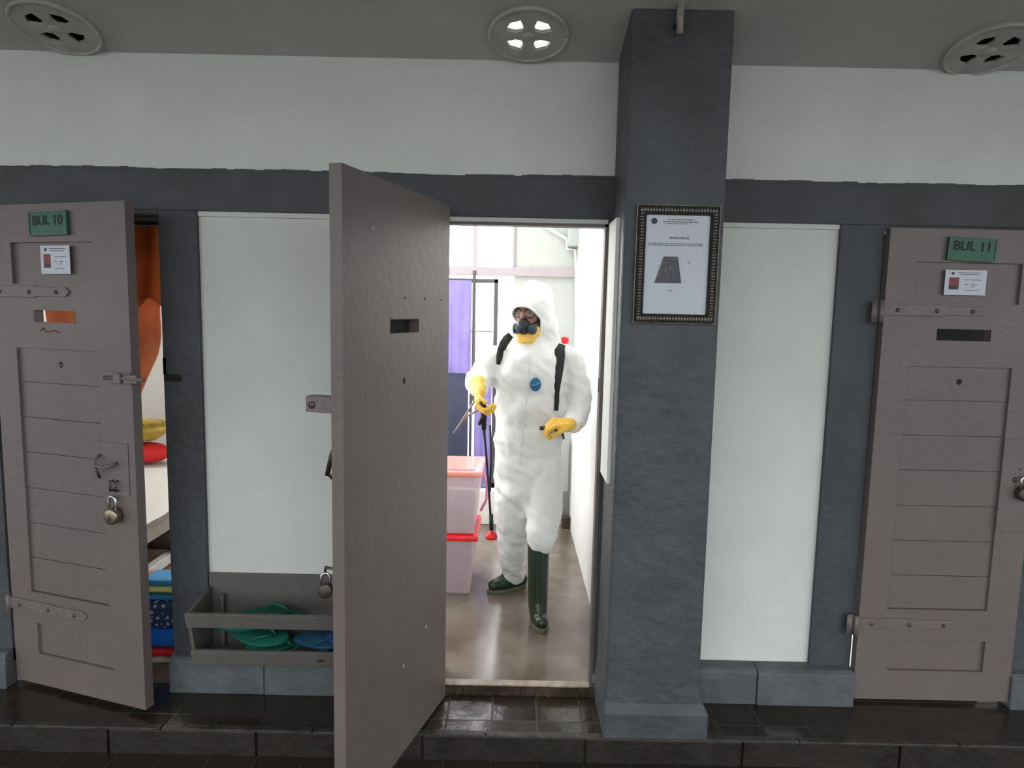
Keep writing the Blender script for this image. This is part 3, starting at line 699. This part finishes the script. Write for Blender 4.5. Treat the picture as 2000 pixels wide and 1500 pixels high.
# ------------------------------------------------------------------ slipper rack under the left white panel
e = empty('slipper_rack', (-1.0, 0.0, 0.17), 0, 'grey wooden slipper trough fixed to the wall left of the open door', 'rack')
rx0, rx1 = -.312, .56
MB().box(rx0, rx1, .004, .0205, .0, .357).build('back_panel', 'rack', e, bevel=.003)
for xx in (rx0, rx1 - .015):
    sp = MB(); pts = [(-.215, .272), (-.205, .262), (-.15, .02), (0.003, .0), (.003, .30), (-.02, .30)]
    vs = [(xx, a, b) for a, b in pts] + [(xx + .015, a, b) for a, b in pts]; n = len(pts)
    sp.add(vs, [tuple(range(n)), tuple(range(n, 2 * n))[::-1]] + [(i, (i + 1) % n, n + (i + 1) % n, n + i) for i in range(n)])
    sp.build('side_panel', 'rack', e, bevel=.002)
Rt = Matrix.Rotation(math.radians(-12), 3, 'X')
def rail(z, y, h):
    r = MB().box(rx0 + .0, rx1, -.008, .008, -h / 2, h / 2).build('front_rail', 'rack', e, bevel=.003); r.location = (0, y, z); r.rotation_euler = (math.radians(13), 0, 0)
rail(.245, -.207, .066); rail(.065, -.166, .07)
MB().box(rx0 + .016, rx1 - .016, -.15, .003, .02, .034).build('bottom_board', 'rack', e, bevel=.002)
MB().box(rx0 + .06, rx0 + .075, -.025, .003, .035, .27).build('divider', 'rack', e, bevel=.002)

def slipper(loc, rot, m, label, L=.25, W=.048):
    e = empty('slipper', loc, 0, label, 'slipper', 'rubber slippers in the trough')
    e.rotation_euler = rot
    out = []
    for k in range(28):
        a = 2 * PI * k / 28; xx = L / 2 * math.cos(a); w = W * (1 + .18 * math.cos(a) - .12 * math.cos(2 * a)) * math.sin(a); out.append((xx, w))
    s = MB().plate(out, [], 0, .016); s.v = [(a, c, b) for a, b, c in s.v]
    s.build('sole', m, e, True, bevel=.003)
    for sg in (-1, 1):
        MB().tube([(.07, 0, .016), (.045, sg * .018, .034), (0.0, sg * .040, .034), (-.035, sg * .044, .014)], [.006, .009, .009, .006], 8, flat=.5).build('thong_strap', m, e, True)
    return e
slipper((-1.00, -.075, .372), (math.radians(16), math.radians(3), .05), 'teal', 'green rubber slipper on top of the pile, crest showing above the trough rail')
slipper((-1.13, -.080, .338), (math.radians(10), math.radians(-4), .12), 'teal', 'green rubber slipper peeping over the trough rail at its left end')
slipper((-1.05, -.100, .292), (math.radians(20), math.radians(3), -.06), 'teal', 'dull green slipper in the dark gap between the two trough rails')
slipper((-.98, -.112, .245), (math.radians(26), math.radians(3), .1), 'teal', 'green slipper bulging over the lower trough rail')
slipper((-.78, -.100, .285), (math.radians(22), 0, .05), 'slipper_blue', 'blue green slipper between the green ones and the bright blue slipper')
slipper((-.80, -.118, .238), (math.radians(16), 0, -.1), 'brown', 'dark brown slipper lying on the lower trough rail')
slipper((-.64, -.105, .300), (math.radians(22), 0, .1), 'blue', 'bright blue slipper at the right of the wall trough next to the open door', W=.052)

# ------------------------------------------------------------------ framed notice on the pillar
PY = -.288
a0, a1 = P(1243, 402, PY - .02), P(1392, 632, PY - .02)
fx0, fx1, fz0, fz1 = .447, .750, 1.664, 2.093
e = empty('framed_notice', ((fx0 + fx1) / 2, PY, fz0), 0, 'ornate dark framed notice with a printed diagram hanging on the pillar', 'notice')
w, h = (fx1 - fx0) / 2, fz1 - fz0
fr = MB().plate(rect(-w, w, 0, h), [rect(-w + .034, w - .034, .034, h - .034)], -.022, -.001).build('frame', 'ornate', e, bevel=.004)
t = MB()
for k in range(26):
    u = k / 25
    for zz in (.017, h - .017): t.ell((-w + .015 + u * (2 * w - .03), -.023, zz), (.0055, .004, .009), nu=8, nv=6)
for k in range(36):
    u = k / 35
    for xx in (-w + .017, w - .017): t.ell((xx, -.023, .02 + u * (h - .04)), (.009, .004, .0045), nu=8, nv=6)
t.build('carving', 'ornate_edge', fr, True)
MB().plate(rect(-w - .003, w + .003, -.003, h + .003), [rect(-w + .005, w - .005, .005, h - .005)], -.019, -.002).build('outer_edge', 'ornate_edge', fr, bevel=.002)
pg = MB().box(-w + .03, w - .03, -.012, -.004, .03, h - .03).build('notice_sheet', 'paper', e)
ink = MB()
def line(x0, x1, z, t=.0016): ink.box(x0, x1, -.0132, -.0119, z - t, z + t)
pw, ph = w - .034, h
random.seed(21)
def words(x0, x1, z, t=.0016):
    xx = x0
    while xx < x1:
        l = random.uniform(.006, .02); line(xx, min(xx + l, x1), z, t); xx += l + .003
words(-.04, .06, h - .050); words(-.055, .075, h - .058); words(-.05, .045, h - .0645, .001)
ink.build('heading_print', 'grey_ink', pg); ink = MB()
words(-.03, .045, h - .115, .002); line(-.03, .045, h - .1195, .0005)
words(-.105, .095, h - .137, .0014); words(-.105, .095, h - .143, .0014); ink.build('body_print', 'grey_ink', pg); ink = MB()
words(.04, .052, h - .205, .0015); ink.build('caption', 'grey_ink', pg); ink = MB()
line(-.03, -.01, .120, .0015); 
ink.build('signature', 'grey_ink', pg)
MB().plate(circ(-.088, h - .056, .0115, 12), [], -.0134, -.0119).build('crest', 'photo_dark', pg)
dm = patterned('diagram', (0.11, 0.11, 0.14), (0.20, 0.19, 0.17), 110, .32)
tp = MB().plate([(-.078, .148), (.010 + .012, .148), (.005, .245), (-.048, .245)], [], -.0136, -.0119).build('diagram', dm, pg)

# ------------------------------------------------------------------ storage boxes
def storage_box(z, x1, y0, H, lidm, lab, stuff, fill):
    e = empty('storage_box', (x1, y0, z), 0, lab, 'storage box', 'stacked plastic storage boxes')
    Wd, Dp = .46, .42; tp = .045
    b = MB(); t = .004
    def ringb(o, zz, i=0): return [(-Wd + o + i, o + i, zz), (-o - i, o + i, zz), (-o - i, Dp - o - i, zz), (-Wd + o + i, Dp - o - i, zz)]
    vs = ringb(tp, 0) + ringb(.012, H - .035) + ringb(.012, H - .035, t) + ringb(tp, .006, t)
    fs = [(3, 2, 1, 0)] + [(i, (i + 1) % 4, 4 + (i + 1) % 4, 4 + i) for i in range(4)] + [(4 + i, 4 + (i + 1) % 4, 8 + (i + 1) % 4, 8 + i) for i in range(4)] + [(8 + i, 8 + (i + 1) % 4, 12 + (i + 1) % 4, 12 + i) for i in range(4)] + [(12, 13, 14, 15)]
    b.add(vs, fs).build('body', 'bin_body', e, bevel=.002)
    l = MB().box(-Wd, 0, 0, Dp, H - .035, H - .001).build('lid', lidm, e, bevel=.012)
    MB().box(-Wd + .05, -.05, .04, Dp - .04, H - .001, H + .004).build('lid_panel', lidm, l, bevel=.003)
    if z > .2: MB().tube([(-.001, .12, H - .035), (.022, .13, H - .10), (.020, .15, H - .20), (-.014, .15, H - .27)], .008, 8).build('handle', 'pink', e, True)
    MB().box(-Wd + .06, -.06, .06, Dp - .06, .010, .010 + H * fill).build('contents', stuff, e, bevel=.02)
storage_box(FZ, -.175, .885, .365, 'bin_lid_red', 'lower clear plastic storage box with a solid red lid, standing on the cell floor', 'bin_stuff2', .72)
storage_box(FZ + .370, -.155, .87, .375, 'bin_lid', 'upper pinkish storage box with a translucent coral lid, topmost of the stack', 'bin_stuff', .45)

# ------------------------------------------------------------------ worker
def hand(mb, Wp, d, n, s, r, curl, thumb=(.88, .30, .45), spread=.0, k=1.0, thumb_curl=.5):
    """palm and five fingers; d to the fingers, n where the palm faces, s to the thumb"""
    d = Vector(d).normalized(); n = Vector(n); n = (n - d * n.dot(d)).normalized(); s = d.cross(n) if s > 0 else n.cross(d)
    Wp = Vector(Wp)
    for q, off in enumerate((.030, .010, -.010, -.029)):
        kn = Wp + d * (.086 - .006 * abs(q - 1)) * k + s * off * k
        mb.cap(Wp + s * off * .6 * k + d * .01, kn, r * 1.35, r * 1.15, 10)
        a = kn; ang = 0.0; sd = s * (off * spread)
        for j, L in enumerate(((.043, .027, .021), (.047, .030, .022), (.043, .028, .022), (.034, .022, .019))[q]):
            ang += curl[j] * (1 + .06 * q)
            dr = (d * math.cos(ang) + n * math.sin(ang) + sd).normalized(); b = a + dr * L * k
            mb.cap(a, b, r * (1 - .07 * j), r * (.95 - .08 * j), 10); a = b
    mb.ell(Wp + d * .045 * k, .01, None, 8, 6)
    tb = Wp + d * .028 * k + s * .034 * k + n * .006
    mb.cap(Wp + d * .012 * k + s * .012, tb, r * 1.4, r * 1.25, 10)
    td = (d * thumb[0] + s * thumb[1] + n * thumb[2]).normalized(); tm = tb + td * .038 * k
    mb.cap(tb, tm, r * 1.2, r * 1.05, 10)
    td2 = (td + (n * 1.0 - s * .6) * thumb_curl).normalized(); mb.cap(tm, tm + td2 * .029 * k, r * 1.05, r * .9, 10)

BY = .72
J = {}
J['head'] = P(1038, 606, BY - .0); J['neck'] = P(1038, 668, BY + .02); J['chest'] = P(1036, 750, BY); J['waist'] = P(1032, 850, BY); J['hip'] = P(1032, 905, BY)
J['shR'] = P(962, 700, BY); J['elR'] = P(930, 752, BY + .02); J['wrR'] = P(936, 765, .46)
J['shL'] = P(1112, 702, BY + .02); J['elL'] = P(1136, 806, BY + .05); J['wrL'] = P(1112, 828, .52)
J['hpR'] = P(1003, 915, BY + .02); J['knR'] = P(999, 1030, BY + .06); J['anR'] = P(1008, 1130, 1.03)
J['hpL'] = P(1064, 915, BY - .01); J['knL'] = P(1062, 1035, .60); J['anL'] = P(1050, 1190, .59)
e_person = empty('person', (0.05, .72, FZ), 0, 'person in white hooded coverall, respirator and yellow gloves standing in the doorway', 'person')
e_person.matrix_world = Matrix.Translation((0.05, .72, FZ))
off = Vector((0.05, .72, FZ))
def rel(mb): mb.v = [tuple(Vector(v) - off) for v in mb.v]; return mb

# facing: turned to the photo's left
face = Vector((-.50, -.86, -.06)).normalized(); side = Vector((0, 0, 1)).cross(face).normalized(); upv = face.cross(side).normalized()
if upv.z < 0: upv = -upv
RH = Matrix((side, -face, upv)).transposed()   # local x: side, -y: forward, z: up
H0 = J['head'] + Vector((0, .01, -.01))
def hp(a, f, z): return H0 + side * a + face * f + upv * z

# --- body (one continuous skin surface, mostly under the clothes)
b = MB()
b.ell(hp(0, -.01, .03), (.076, .094, .098), RH).ell(hp(0, .028, -.045), (.060, .066, .070), RH)
b.ell(hp(0, .088, -.012), (.014, .020, .026), RH, 12, 8).cap(hp(0, .08, .02), hp(0, .10, -.02), .008, .012, 10)
b.ell(hp(0, .072, -.062), (.026, .016, .012), RH, 12, 8).ell(hp(0, .062, -.10), (.028, .026, .020), RH, 12, 8)
b.ell(hp(0, .070, .042), (.052, .018, .012), RH, 14, 8)
for sg in (-1, 1):
    b.ell(hp(sg * .080, -.01, .0), (.010, .018, .030), RH, 12, 8); b.ell(hp(sg * .042, .055, -.018), (.024, .024, .022), RH, 12, 8)
b.cap(J['neck'] + Vector((0, .01, .06)), J['neck'] - Vector((0, 0, .06)), .052, .058)
b.ell(J['chest'], (.165, .10, .20)).ell(J['waist'], (.14, .09, .16)).ell(J['hip'], (.15, .10, .11))
b.cap(J['shR'], J['shL'], .055, .055)
for s_ in 'LR':
    b.cap(J['sh' + s_], J['el' + s_], .048, .040); b.cap(J['el' + s_], J['wr' + s_], .036, .020)
    b.cap(J['hp' + s_], J['kn' + s_], .080, .055);
dR, nR = Vector((.10, -.50, -.86)), Vector((.85, -.25, .25))
dL, nL = Vector((-.93, -.30, .10)), Vector((.05, .45, -.9))
CUR = (.75, .95, .7)
hand(b, J['wrR'], dR, nR, 1, .0075, CUR); hand(b, J['wrL'], dL, nL, 1, .0075, (.8, 1.0, .7))
toeL = P(1056, 1216, .47); toeR = P(963, 1146, .93)
tl, tr = toeL + Vector((0, .07, .0)), toeR + Vector((.06, .05, .0)); tl.z = tr.z = FZ + .05; J['anL'].z = J['anR'].z = FZ + .10
b.cap(J['knL'], J['anL'], .036, .024); b.cap(J['anL'], tl, .024, .018); b.cap(J['knR'], P(1004, 1085, 1.0), .040, .030); b.cap(P(1004, 1085, 1.0), J['anR'], .030, .022); b.cap(J['anR'], tr, .024, .018)
body = rel(b).build('body', 'skin', e_person, True); remesh(body, .0055, 2)

# --- coverall
def wr(p):
    q = p * 1.0
    a = noise.noise(Vector((q.x * 9, q.y * 9, q.z * 6))); c = noise.noise(Vector((q.x * 20 + q.z * 12, q.y * 20, q.z * 16 - q.x * 14)))
    c2 = 1 - abs(noise.noise(Vector((q.x * 10 + 5 + q.z * 6, q.y * 10, q.z * 15 + q.x * 6)))) * 2
    return .010 * a + .006 * c + .008 * c2 - .003
s = MB()
# hood
s.ell(hp(0, -.022, .032), (.110, .128, .132), RH).ell(hp(.01, -.050, -.055), (.104, .110, .12), RH).cap(P(1058, 625, .78), P(1066, 680, .80), .078, .082)
s.cap(hp(0, -.03, -.10), J['neck'] + Vector((0, .03, -.06)), .085, .11)
# torso
nk = J['neck']
s.ell(J['chest'] + Vector((0, .0, .03)), (.195, .135, .20)).ell(J['chest'] + Vector((-.005, 0, -.12)), (.190, .135, .19)).ell(J['waist'] + Vector((0, 0, -.02)), (.185, .130, .18)).ell(J['hip'] + Vector((0, 0, -.01)), (.183, .13, .16))
s.ell(J['hip'] + Vector((-.01, -.01, -.12)), (.150, .115, .13))
s.cap(J['shR'] + Vector((.03, 0, 0)), nk + Vector((-.05, .02, -.04)), .066, .07).cap(J['shL'] + Vector((-.03, 0, 0)), nk + Vector((.05, .03, -.04)), .068, .07)
# sleeves
s.cap(J['shR'] + Vector((.0, 0, -.0)), P(942, 738, BY), .070, .074); s.cap(P(938, 740, BY), P(931, 752, .60), .072, .060)
s.cap(P(931, 752, .60), P(934, 757, .55), .058, .050)
s.cap(J['shL'], P(1128, 770, BY + .04), .074, .082).cap(P(1128, 770, BY + .04), P(1124, 812, BY + .0), .082, .076).cap(P(1124, 812, BY), P(1116, 826, .58), .072, .050)
# trousers
s.cap(J['hpR'] + Vector((-.0, 0, 0)), P(1002, 1000, BY + .05), .110, .104).cap(P(1002, 1000, BY + .05), P(1001, 1065, BY + .13), .102, .082).cap(P(1001, 1065, BY + .13), P(1003, 1118, BY + .30), .080, .072)
s.cap(J['hpL'] + Vector((0, 0, 0)), P(1059, 1000, .65), .112, .100).cap(P(1059, 1000, .65), P(1060, 1052, .60), .098, .078)
cov = rel(s).build('coverall', 'suit', e_person, True)
FaceC = hp(0, .10, -.02) - off
remesh(cov, .011, 4, wr)
# open the hood for the face and hollow the sleeve / trouser ends
bm = bmesh.new(); bm.from_mesh(cov.data)
Ri = RH.transposed(); h0 = H0 - off
kill = []
for v in bm.verts:
    l = Ri @ (v.co - h0)
    if -l.y > .02 and abs(l.x) < .10:
        zz = l.z + .045
        if (l.x / .078) ** 2 + (zz / (.080 if zz > 0 else .10)) ** 2 < 1: kill.append(v)
bmesh.ops.delete(bm, geom=kill, context='VERTS')
bmesh.ops.solidify if False else None
bm.to_mesh(cov.data); bm.free()
# rolled elastic edge of the hood
rim = []
bm = bmesh.new(); bm.from_mesh(cov.data)
hair = [e2 for e2 in bm.edges if e2.is_boundary]
adj = {}
for e2 in hair:
    a, c = e2.verts; adj.setdefault(a.index, []).append(c.index); adj.setdefault(c.index, []).append(a.index)
loops = []; seen = set(); bm.verts.ensure_lookup_table()
for st in adj:
    if st in seen: continue
    lp = [st]; seen.add(st); cur = st
    while True:
        nx_ = [q for q in adj[cur] if q not in seen]
        if not nx_: break
        cur = nx_[0]; seen.add(cur); lp.append(cur)
    loops.append(lp)
loops.sort(key=len)
if loops and len(loops[-1]) > 10:
    pts = [bm.verts[q].co.copy() for q in loops[-1]]
    for _ in range(6): pts = [(pts[i - 1] + pts[i] * 2 + pts[(i + 1) % len(pts)]) / 4 for i in range(len(pts))]
    MB().tube(pts + [pts[0]], .007, 8).build('hood_hem', 'suit', cov, True)
bm.free()
# front flap and cuffs, chest badge
zf = []
def surf(px, py, extra=.004):
    """first point of the coverall on the line of sight of that pixel"""
    o_ = CAM - off; d = (P(px, py, .5) - CAM).normalized()
    ok, loc, nor, idx = cov.ray_cast(o_, d)
    return (loc - d * extra) if ok else (P(px, py, .58) - off)
bpy.context.view_layer.update()
flap = [surf(*q, .003) for q in [(1027, 690), (1026, 720), (1024, 750), (1021, 780), (1017, 810), (1014, 840), (1011, 870), (1009, 900), (1008, 925)]]
MB().tube(flap, .014, 10, flat=None).build('zip_flap', 'suit', cov, True) if False else None
fl = MB(); 
for i in range(len(flap) - 1):
    pass
fl.tube([p + Vector((.02, 0, 0)) for p in flap], .0032, 6); fl.build('zip_seam', 'suit_seam', cov, True)
bc = surf(1046, 751, .004)
bd = MB().ell((0, 0, 0), (.029, .004, .036), nu=20, nv=8).build('badge', 'emblem', cov, True); bd.location = bc; bd['label'] = 'round blue badge with a pale curved stripe'
MB().tube([(-.022, -.0045, -.002), (-.008, -.0055, -.004), (.006, -.0055, .002), (.022, -.0045, .012)], .0016, 6).build('badge_stripe', mat('badge_pale', (.25, .45, .6), .5), bd, True)

# --- gloves
def glove(name, Wp, d, n, cur, el, label, cuff_r):
    g = MB(); hand(g, Wp, d, n, 1, .0125, cur, k=1.06)
    back = (Vector(el) - Vector(Wp)).normalized()
    g.cap(Wp, Wp + back * .05, .030, .036).cap(Wp + back * .05, Wp + back * .10, .036, cuff_r)
    o = rel(g).build(name, 'glove', e_person, True); remesh(o, .0042, 2, lambda p: .0015 * noise.noise(p * 45)); o['label'] = label
    return o
glove('glove', J['wrR'], dR, nR, CUR, P(932, 744, .60), 'yellow rubber glove holding the spray lance', .048)
glove('glove', J['wrL'], dL, nL, (.8, 1.0, .7), P(1122, 830, .62), 'yellow rubber glove on the pump lever', .044)

# --- boots
def boot(top, ankle, toe, label, rt_=.060):
    g = MB(); ankle = Vector(ankle); toe = Vector(toe); top = Vector(top)
    fd = (toe - ankle); fd.z = 0; fd.normalize(); ground = FZ + .022
    heel = Vector((ankle.x, ankle.y, ground + .03)) - fd * .035
    g.cap(top, ankle, rt_, .052)
    g.cap(ankle, heel, .050, .040); t2 = Vector((toe.x, toe.y, ground + .024)) - fd * .03
    ball = Vector((toe.x, toe.y, ground + .027)) - fd * .085
    g.cap(heel, ball, .040, .046).cap(ankle + fd * .01, ball, .050, .042).cap(ball, t2, .042, .033)
    sdv = Vector((-fd.y, fd.x, 0)); g.cap(ball + sdv * .008, t2 + sdv * .006, .036, .030).cap(ball - sdv * .008, t2 - sdv * .006, .036, .030)
    o = rel(g).build('boot', 'boot', e_person, True); remesh(o, .006, 3); o['label'] = label
    for v in o.data.vertices:
        if v.co.z < ground - FZ - .010: v.co.z = ground - FZ - .010
    sl = MB(); n = 26; prof = []
    L = (Vector((toe.x, toe.y, 0)) - Vector((heel.x, heel.y, 0))).length + .045
    cc = (Vector((toe.x, toe.y, 0)) + Vector((heel.x, heel.y, 0))) / 2 - fd * .012
    for k in range(n):
        a = 2 * PI * k / n; u = L / 2 * math.cos(a); wv = .043 * (1 + .14 * math.cos(a) - .10 * math.cos(2 * a)) * math.sin(a)
        prof.append(cc + fd * u + sdv * wv)
    vs = [(p.x - off.x, p.y - off.y, .001) for p in prof] + [(p.x - off.x, p.y - off.y, .024) for p in prof]
    sl.add(vs, [tuple(range(n))[::-1], tuple(range(n, 2 * n))] + [(i, (i + 1) % n, n + (i + 1) % n, n + i) for i in range(n)])
    sl.build('sole', 'boot_sole', o, False, bevel=.003)
aL = P(1050, 1190, .59); aL.z = FZ + .10
boot(P(1052, 1060, .60), aL, (toeL.x + .012, .475, FZ), 'dark green rubber boot nearer the doorway')
aR = P(1008, 1130, 1.03); aR.z = FZ + .10
boot(P(1004, 1085, 1.0), aR, (P(955, 1150, .95).x, .945, FZ), 'dark green rubber boot set back, pointing left')

# --- respirator, glasses, scarf
def hpo(a, f, z): return hp(a, f, z) - off
r = MB(); r.ell(hpo(0, .085, -.068), (.040, .035, .046), RH).ell(hpo(0, .105, -.075), (.028, .028, .034), RH).cap(hpo(0, .082, -.03), hpo(0, .10, -.05), .018, .024)
msk = r.build('respirator', 'black_rubber', e_person, True); remesh(msk, .004, 2); msk['label'] = 'black half mask respirator'
for sg in (-1, 1):
    MB().lathe([(.001, -.016), (.024, -.016), (.027, -.010), (.027, .012), (.024, .016), (.001, .016)], n=20, R=RH @ Matrix.Rotation(sg * PI / 2 * .75, 3, 'Z') @ Matrix.Rotation(PI / 2, 3, 'X'), c=hpo(sg * .046, .082, -.082)).build('filter', 'navy_rubber', msk, True)
MB().lathe([(.001, -.01), (.018, -.01), (.018, .008), (.012, .012), (.001, .012)], n=18, R=RH @ Matrix.Rotation(PI / 2, 3, 'X'), c=hpo(0, .128, -.075)).build('exhale_valve', 'navy_rubber', msk, True)
MB().tube([hpo(-.045, .07, -.055), hpo(-.082, .0, -.03), hpo(-.09, -.04, -.02)], .007, 8, flat=.4).build('head_strap', 'strap', msk, True)
MB().tube([hpo(.045, .07, -.055), hpo(.082, .0, -.03), hpo(.09, -.04, -.02)], .007, 8, flat=.4).build('head_strap', 'strap', msk, True)
g = MB()
for sg in (-1, 1):
    pts = [hpo(sg * .036 + .030 * math.cos(a) * 1.0, .094 - .25 * abs(sg * .036 + .03 * math.cos(a)), -.002 + .021 * math.sin(a)) for a in [2 * PI * k / 20 for k in range(21)]]
    g.tube(pts, .0032, 8)
    g.tube([hpo(sg * .066, .078, .006), hpo(sg * .080, .03, .008), hpo(sg * .083, -.03, .004)], .0032, 8)
g.tube([hpo(-.008, .093, .004), hpo(.008, .093, .004)], .0035, 8)
gl = g.build('glasses', 'black_rubber', e_person, True); gl['label'] = 'dark rimmed glasses'
for sg in (-1, 1):
    le = MB(); pts = [hpo(sg * .036 + .029 * math.cos(a), .094 - .25 * abs(sg * .036 + .029 * math.cos(a)), -.002 + .020 * math.sin(a)) for a in [2 * PI * k / 20 for k in range(20)]]
    le.add(pts + [p - face * .001 for p in pts], [tuple(range(20)), tuple(range(20, 40))[::-1]]).build('lens', 'lens', gl, True)
for sg in (-1, 1):
    ey = MB().ell(hpo(sg * .034, .066, .002), (.010, .009, .0045), RH, 12, 8).build('eye', mat('eye_white', (.35, .30, .27), .3), e_person, True)
    MB().ell(hpo(sg * .034, .0785, .002), (.006, .003, .006), RH, 10, 6).build('iris', 'dark', ey, True)
    MB().tube([hpo(sg * .015, .090, .030), hpo(sg * .036, .087, .036), hpo(sg * .058, .070, .030)], .004, 6).build('eyebrow', 'dark', e_person, True)
sc = MB()
sc.ell(hpo(0, .050, -.118), (.062, .046, .030), RH).ell(hpo(-.03, .040, -.10), (.045, .04, .028), RH).ell(hpo(.04, .040, -.095), (.035, .035, .035), RH).ell(hpo(.0, .055, -.14), (.055, .045, .022), RH)
so = sc.build('neck_cloth', 'scarf', e_person, True); remesh(so, .006, 2, lambda p: .004 * noise.noise(p * 35)); so['label'] = 'yellow cloth at the throat'

# ------------------------------------------------------------------ backpack sprayer
e = empty('backpack_sprayer', (.12, .95, 1.0), 0, 'backpack sprayer on the worker, with black straps, lance and red nozzle', 'sprayer')
e.matrix_world = Matrix.Translation((.12, .95, 1.0)); so_ = Vector((.12, .95, 1.0))
def rs(p): return Vector(p) - so_
tk = MB().box(-.15, .17, -.02, .16, -.10, .36).build('tank', 'tank', e, True, bevel=.04)
cp = rs(P(1101, 664, .90))
MB().lathe([(.001, -.02), (.028, -.02), (.030, .0), (.028, .015), (.001, .018)], c=cp, n=20).build('filler_cap', 'red', tk, True)
MB().lathe([(.001, -.12), (.022, -.12), (.022, -.018), (.001, -.018)], c=cp, n=16).build('filler_neck', 'tank', tk, True)
def strap(pix, width, name='shoulder_strap'):
    pts = [surf(a, b_, .006) + off - so_ for a, b_ in pix]
    for _ in range(1): pts = [pts[0]] + [(pts[i - 1] + pts[i] * 2 + pts[i + 1]) / 4 for i in range(1, len(pts) - 1)] + [pts[-1]]
    vs = []; n = len(pts)
    for i, p in enumerate(pts):
        t = (pts[min(i + 1, n - 1)] - pts[max(i - 1, 0)]).normalized(); vw = (CAM - so_ - p).normalized(); sd = t.cross(vw).normalized(); w_ = width[i] / 2
        for (sx_, dp) in ((-1, 0), (-.8, .007), (.8, .007), (1, 0), (.8, -.008), (-.8, -.008)): vs.append(p + sd * w_ * sx_ + vw * dp)
    fs = [(i * 6 + k, i * 6 + (k + 1) % 6, (i + 1) * 6 + (k + 1) % 6, (i + 1) * 6 + k) for i in range(n - 1) for k in range(6)] + [tuple(range(6)), tuple(range((n - 1) * 6, n * 6))]
    return MB().add(vs, fs).build(name, 'strap', e, True)
strap([(998, 654), (990, 661), (983, 671), (978, 684), (975, 698), (973, 712)], [.035, .045, .045, .04, .034, .018])
strap([(1098, 672), (1093, 684), (1091, 700), (1090, 720), (1088, 740), (1087, 752), (1088, 765), (1088, 785), (1086, 802)], [.035, .058, .062, .058, .050, .04, .026, .026, .024])
# pump lever through the left hand
dLn = dL.normalized(); nLn = (nL - dLn * nL.dot(dLn)).normalized()
gp = J['wrL'] + dLn * .088 + nLn * .034; axl = dLn.cross(nLn)
lv = MB().tube([rs(gp + Vector((-.058, -.025, .004))), rs(gp), rs(gp + Vector((.05, .05, -.02))), rs(gp + Vector((.12, .30, -.06)))], .011, 10).build('pump_lever', 'black_rubber', e, True)
MB().tube([rs(P(1098, 843, .52)), rs(P(1101, 856, .56))], .006, 8).build('hose_clip', 'black_rubber', e, True)
# lance
dRn = dR.normalized(); nRn = (nR - dRn * nR.dot(dRn)).normalized()
ga = P(944, 795, .40); gb_ = P(945, 838, .44)
hn = MB().tube([rs(P(942, 782, .37)), rs(ga), rs(P(945, 815, .42)), rs(gb_)], [.012, .014, .016, .012], 12).build('lance_handle', 'black_rubber', e, True)
MB().tube([rs(P(950, 806, .42)), rs(P(940, 818, .40)), rs(P(936, 828, .42))], .009, 8).build('trigger', 'black_rubber', hn, True)
MB().tube([rs(gb_), rs(P(949, 880, .46)), rs(P(955, 960, .50)), rs(P(959, 1022, .52))], [.0075, .006, .006, .006], 10).build('lance_tube', 'black_rubber', e, True)
MB().tube([rs(P(959, 1005, .515)), rs(P(960, 1035, .525))], .011, 12).build('lance_coupling', 'black_rubber', e, True)
tip = rs(P(960, 1046, .53))
MB().lathe([(.006, .025), (.012, .022), (.026, .010), (.032, -.004), (.030, -.016), (.020, -.020), (.001, -.020)], c=tip, n=24).build('nozzle', 'red', e, True)
MB().tube([rs(P(950, 793, .42)), rs(P(968, 795, .55))], .005, 8).build('spray_fitting', 'chrome', e, True)
MB().tube([rs(P(930, 778, .45)), rs(P(916, 800, .48)), rs(P(900, 826, .50)), rs(P(887, 846, .51)), rs(P(900, 826, .53)), rs(P(914, 812, .54)), rs(P(934, 801, .50))], .0055, 8).build('hose', 'hose', e, True)
MB().tube([rs(P(957, 830, .60)), rs(P(959, 900, .62)), rs(P(957, 960, .63))], .006, 8).build('hose', 'black_rubber', e, True)
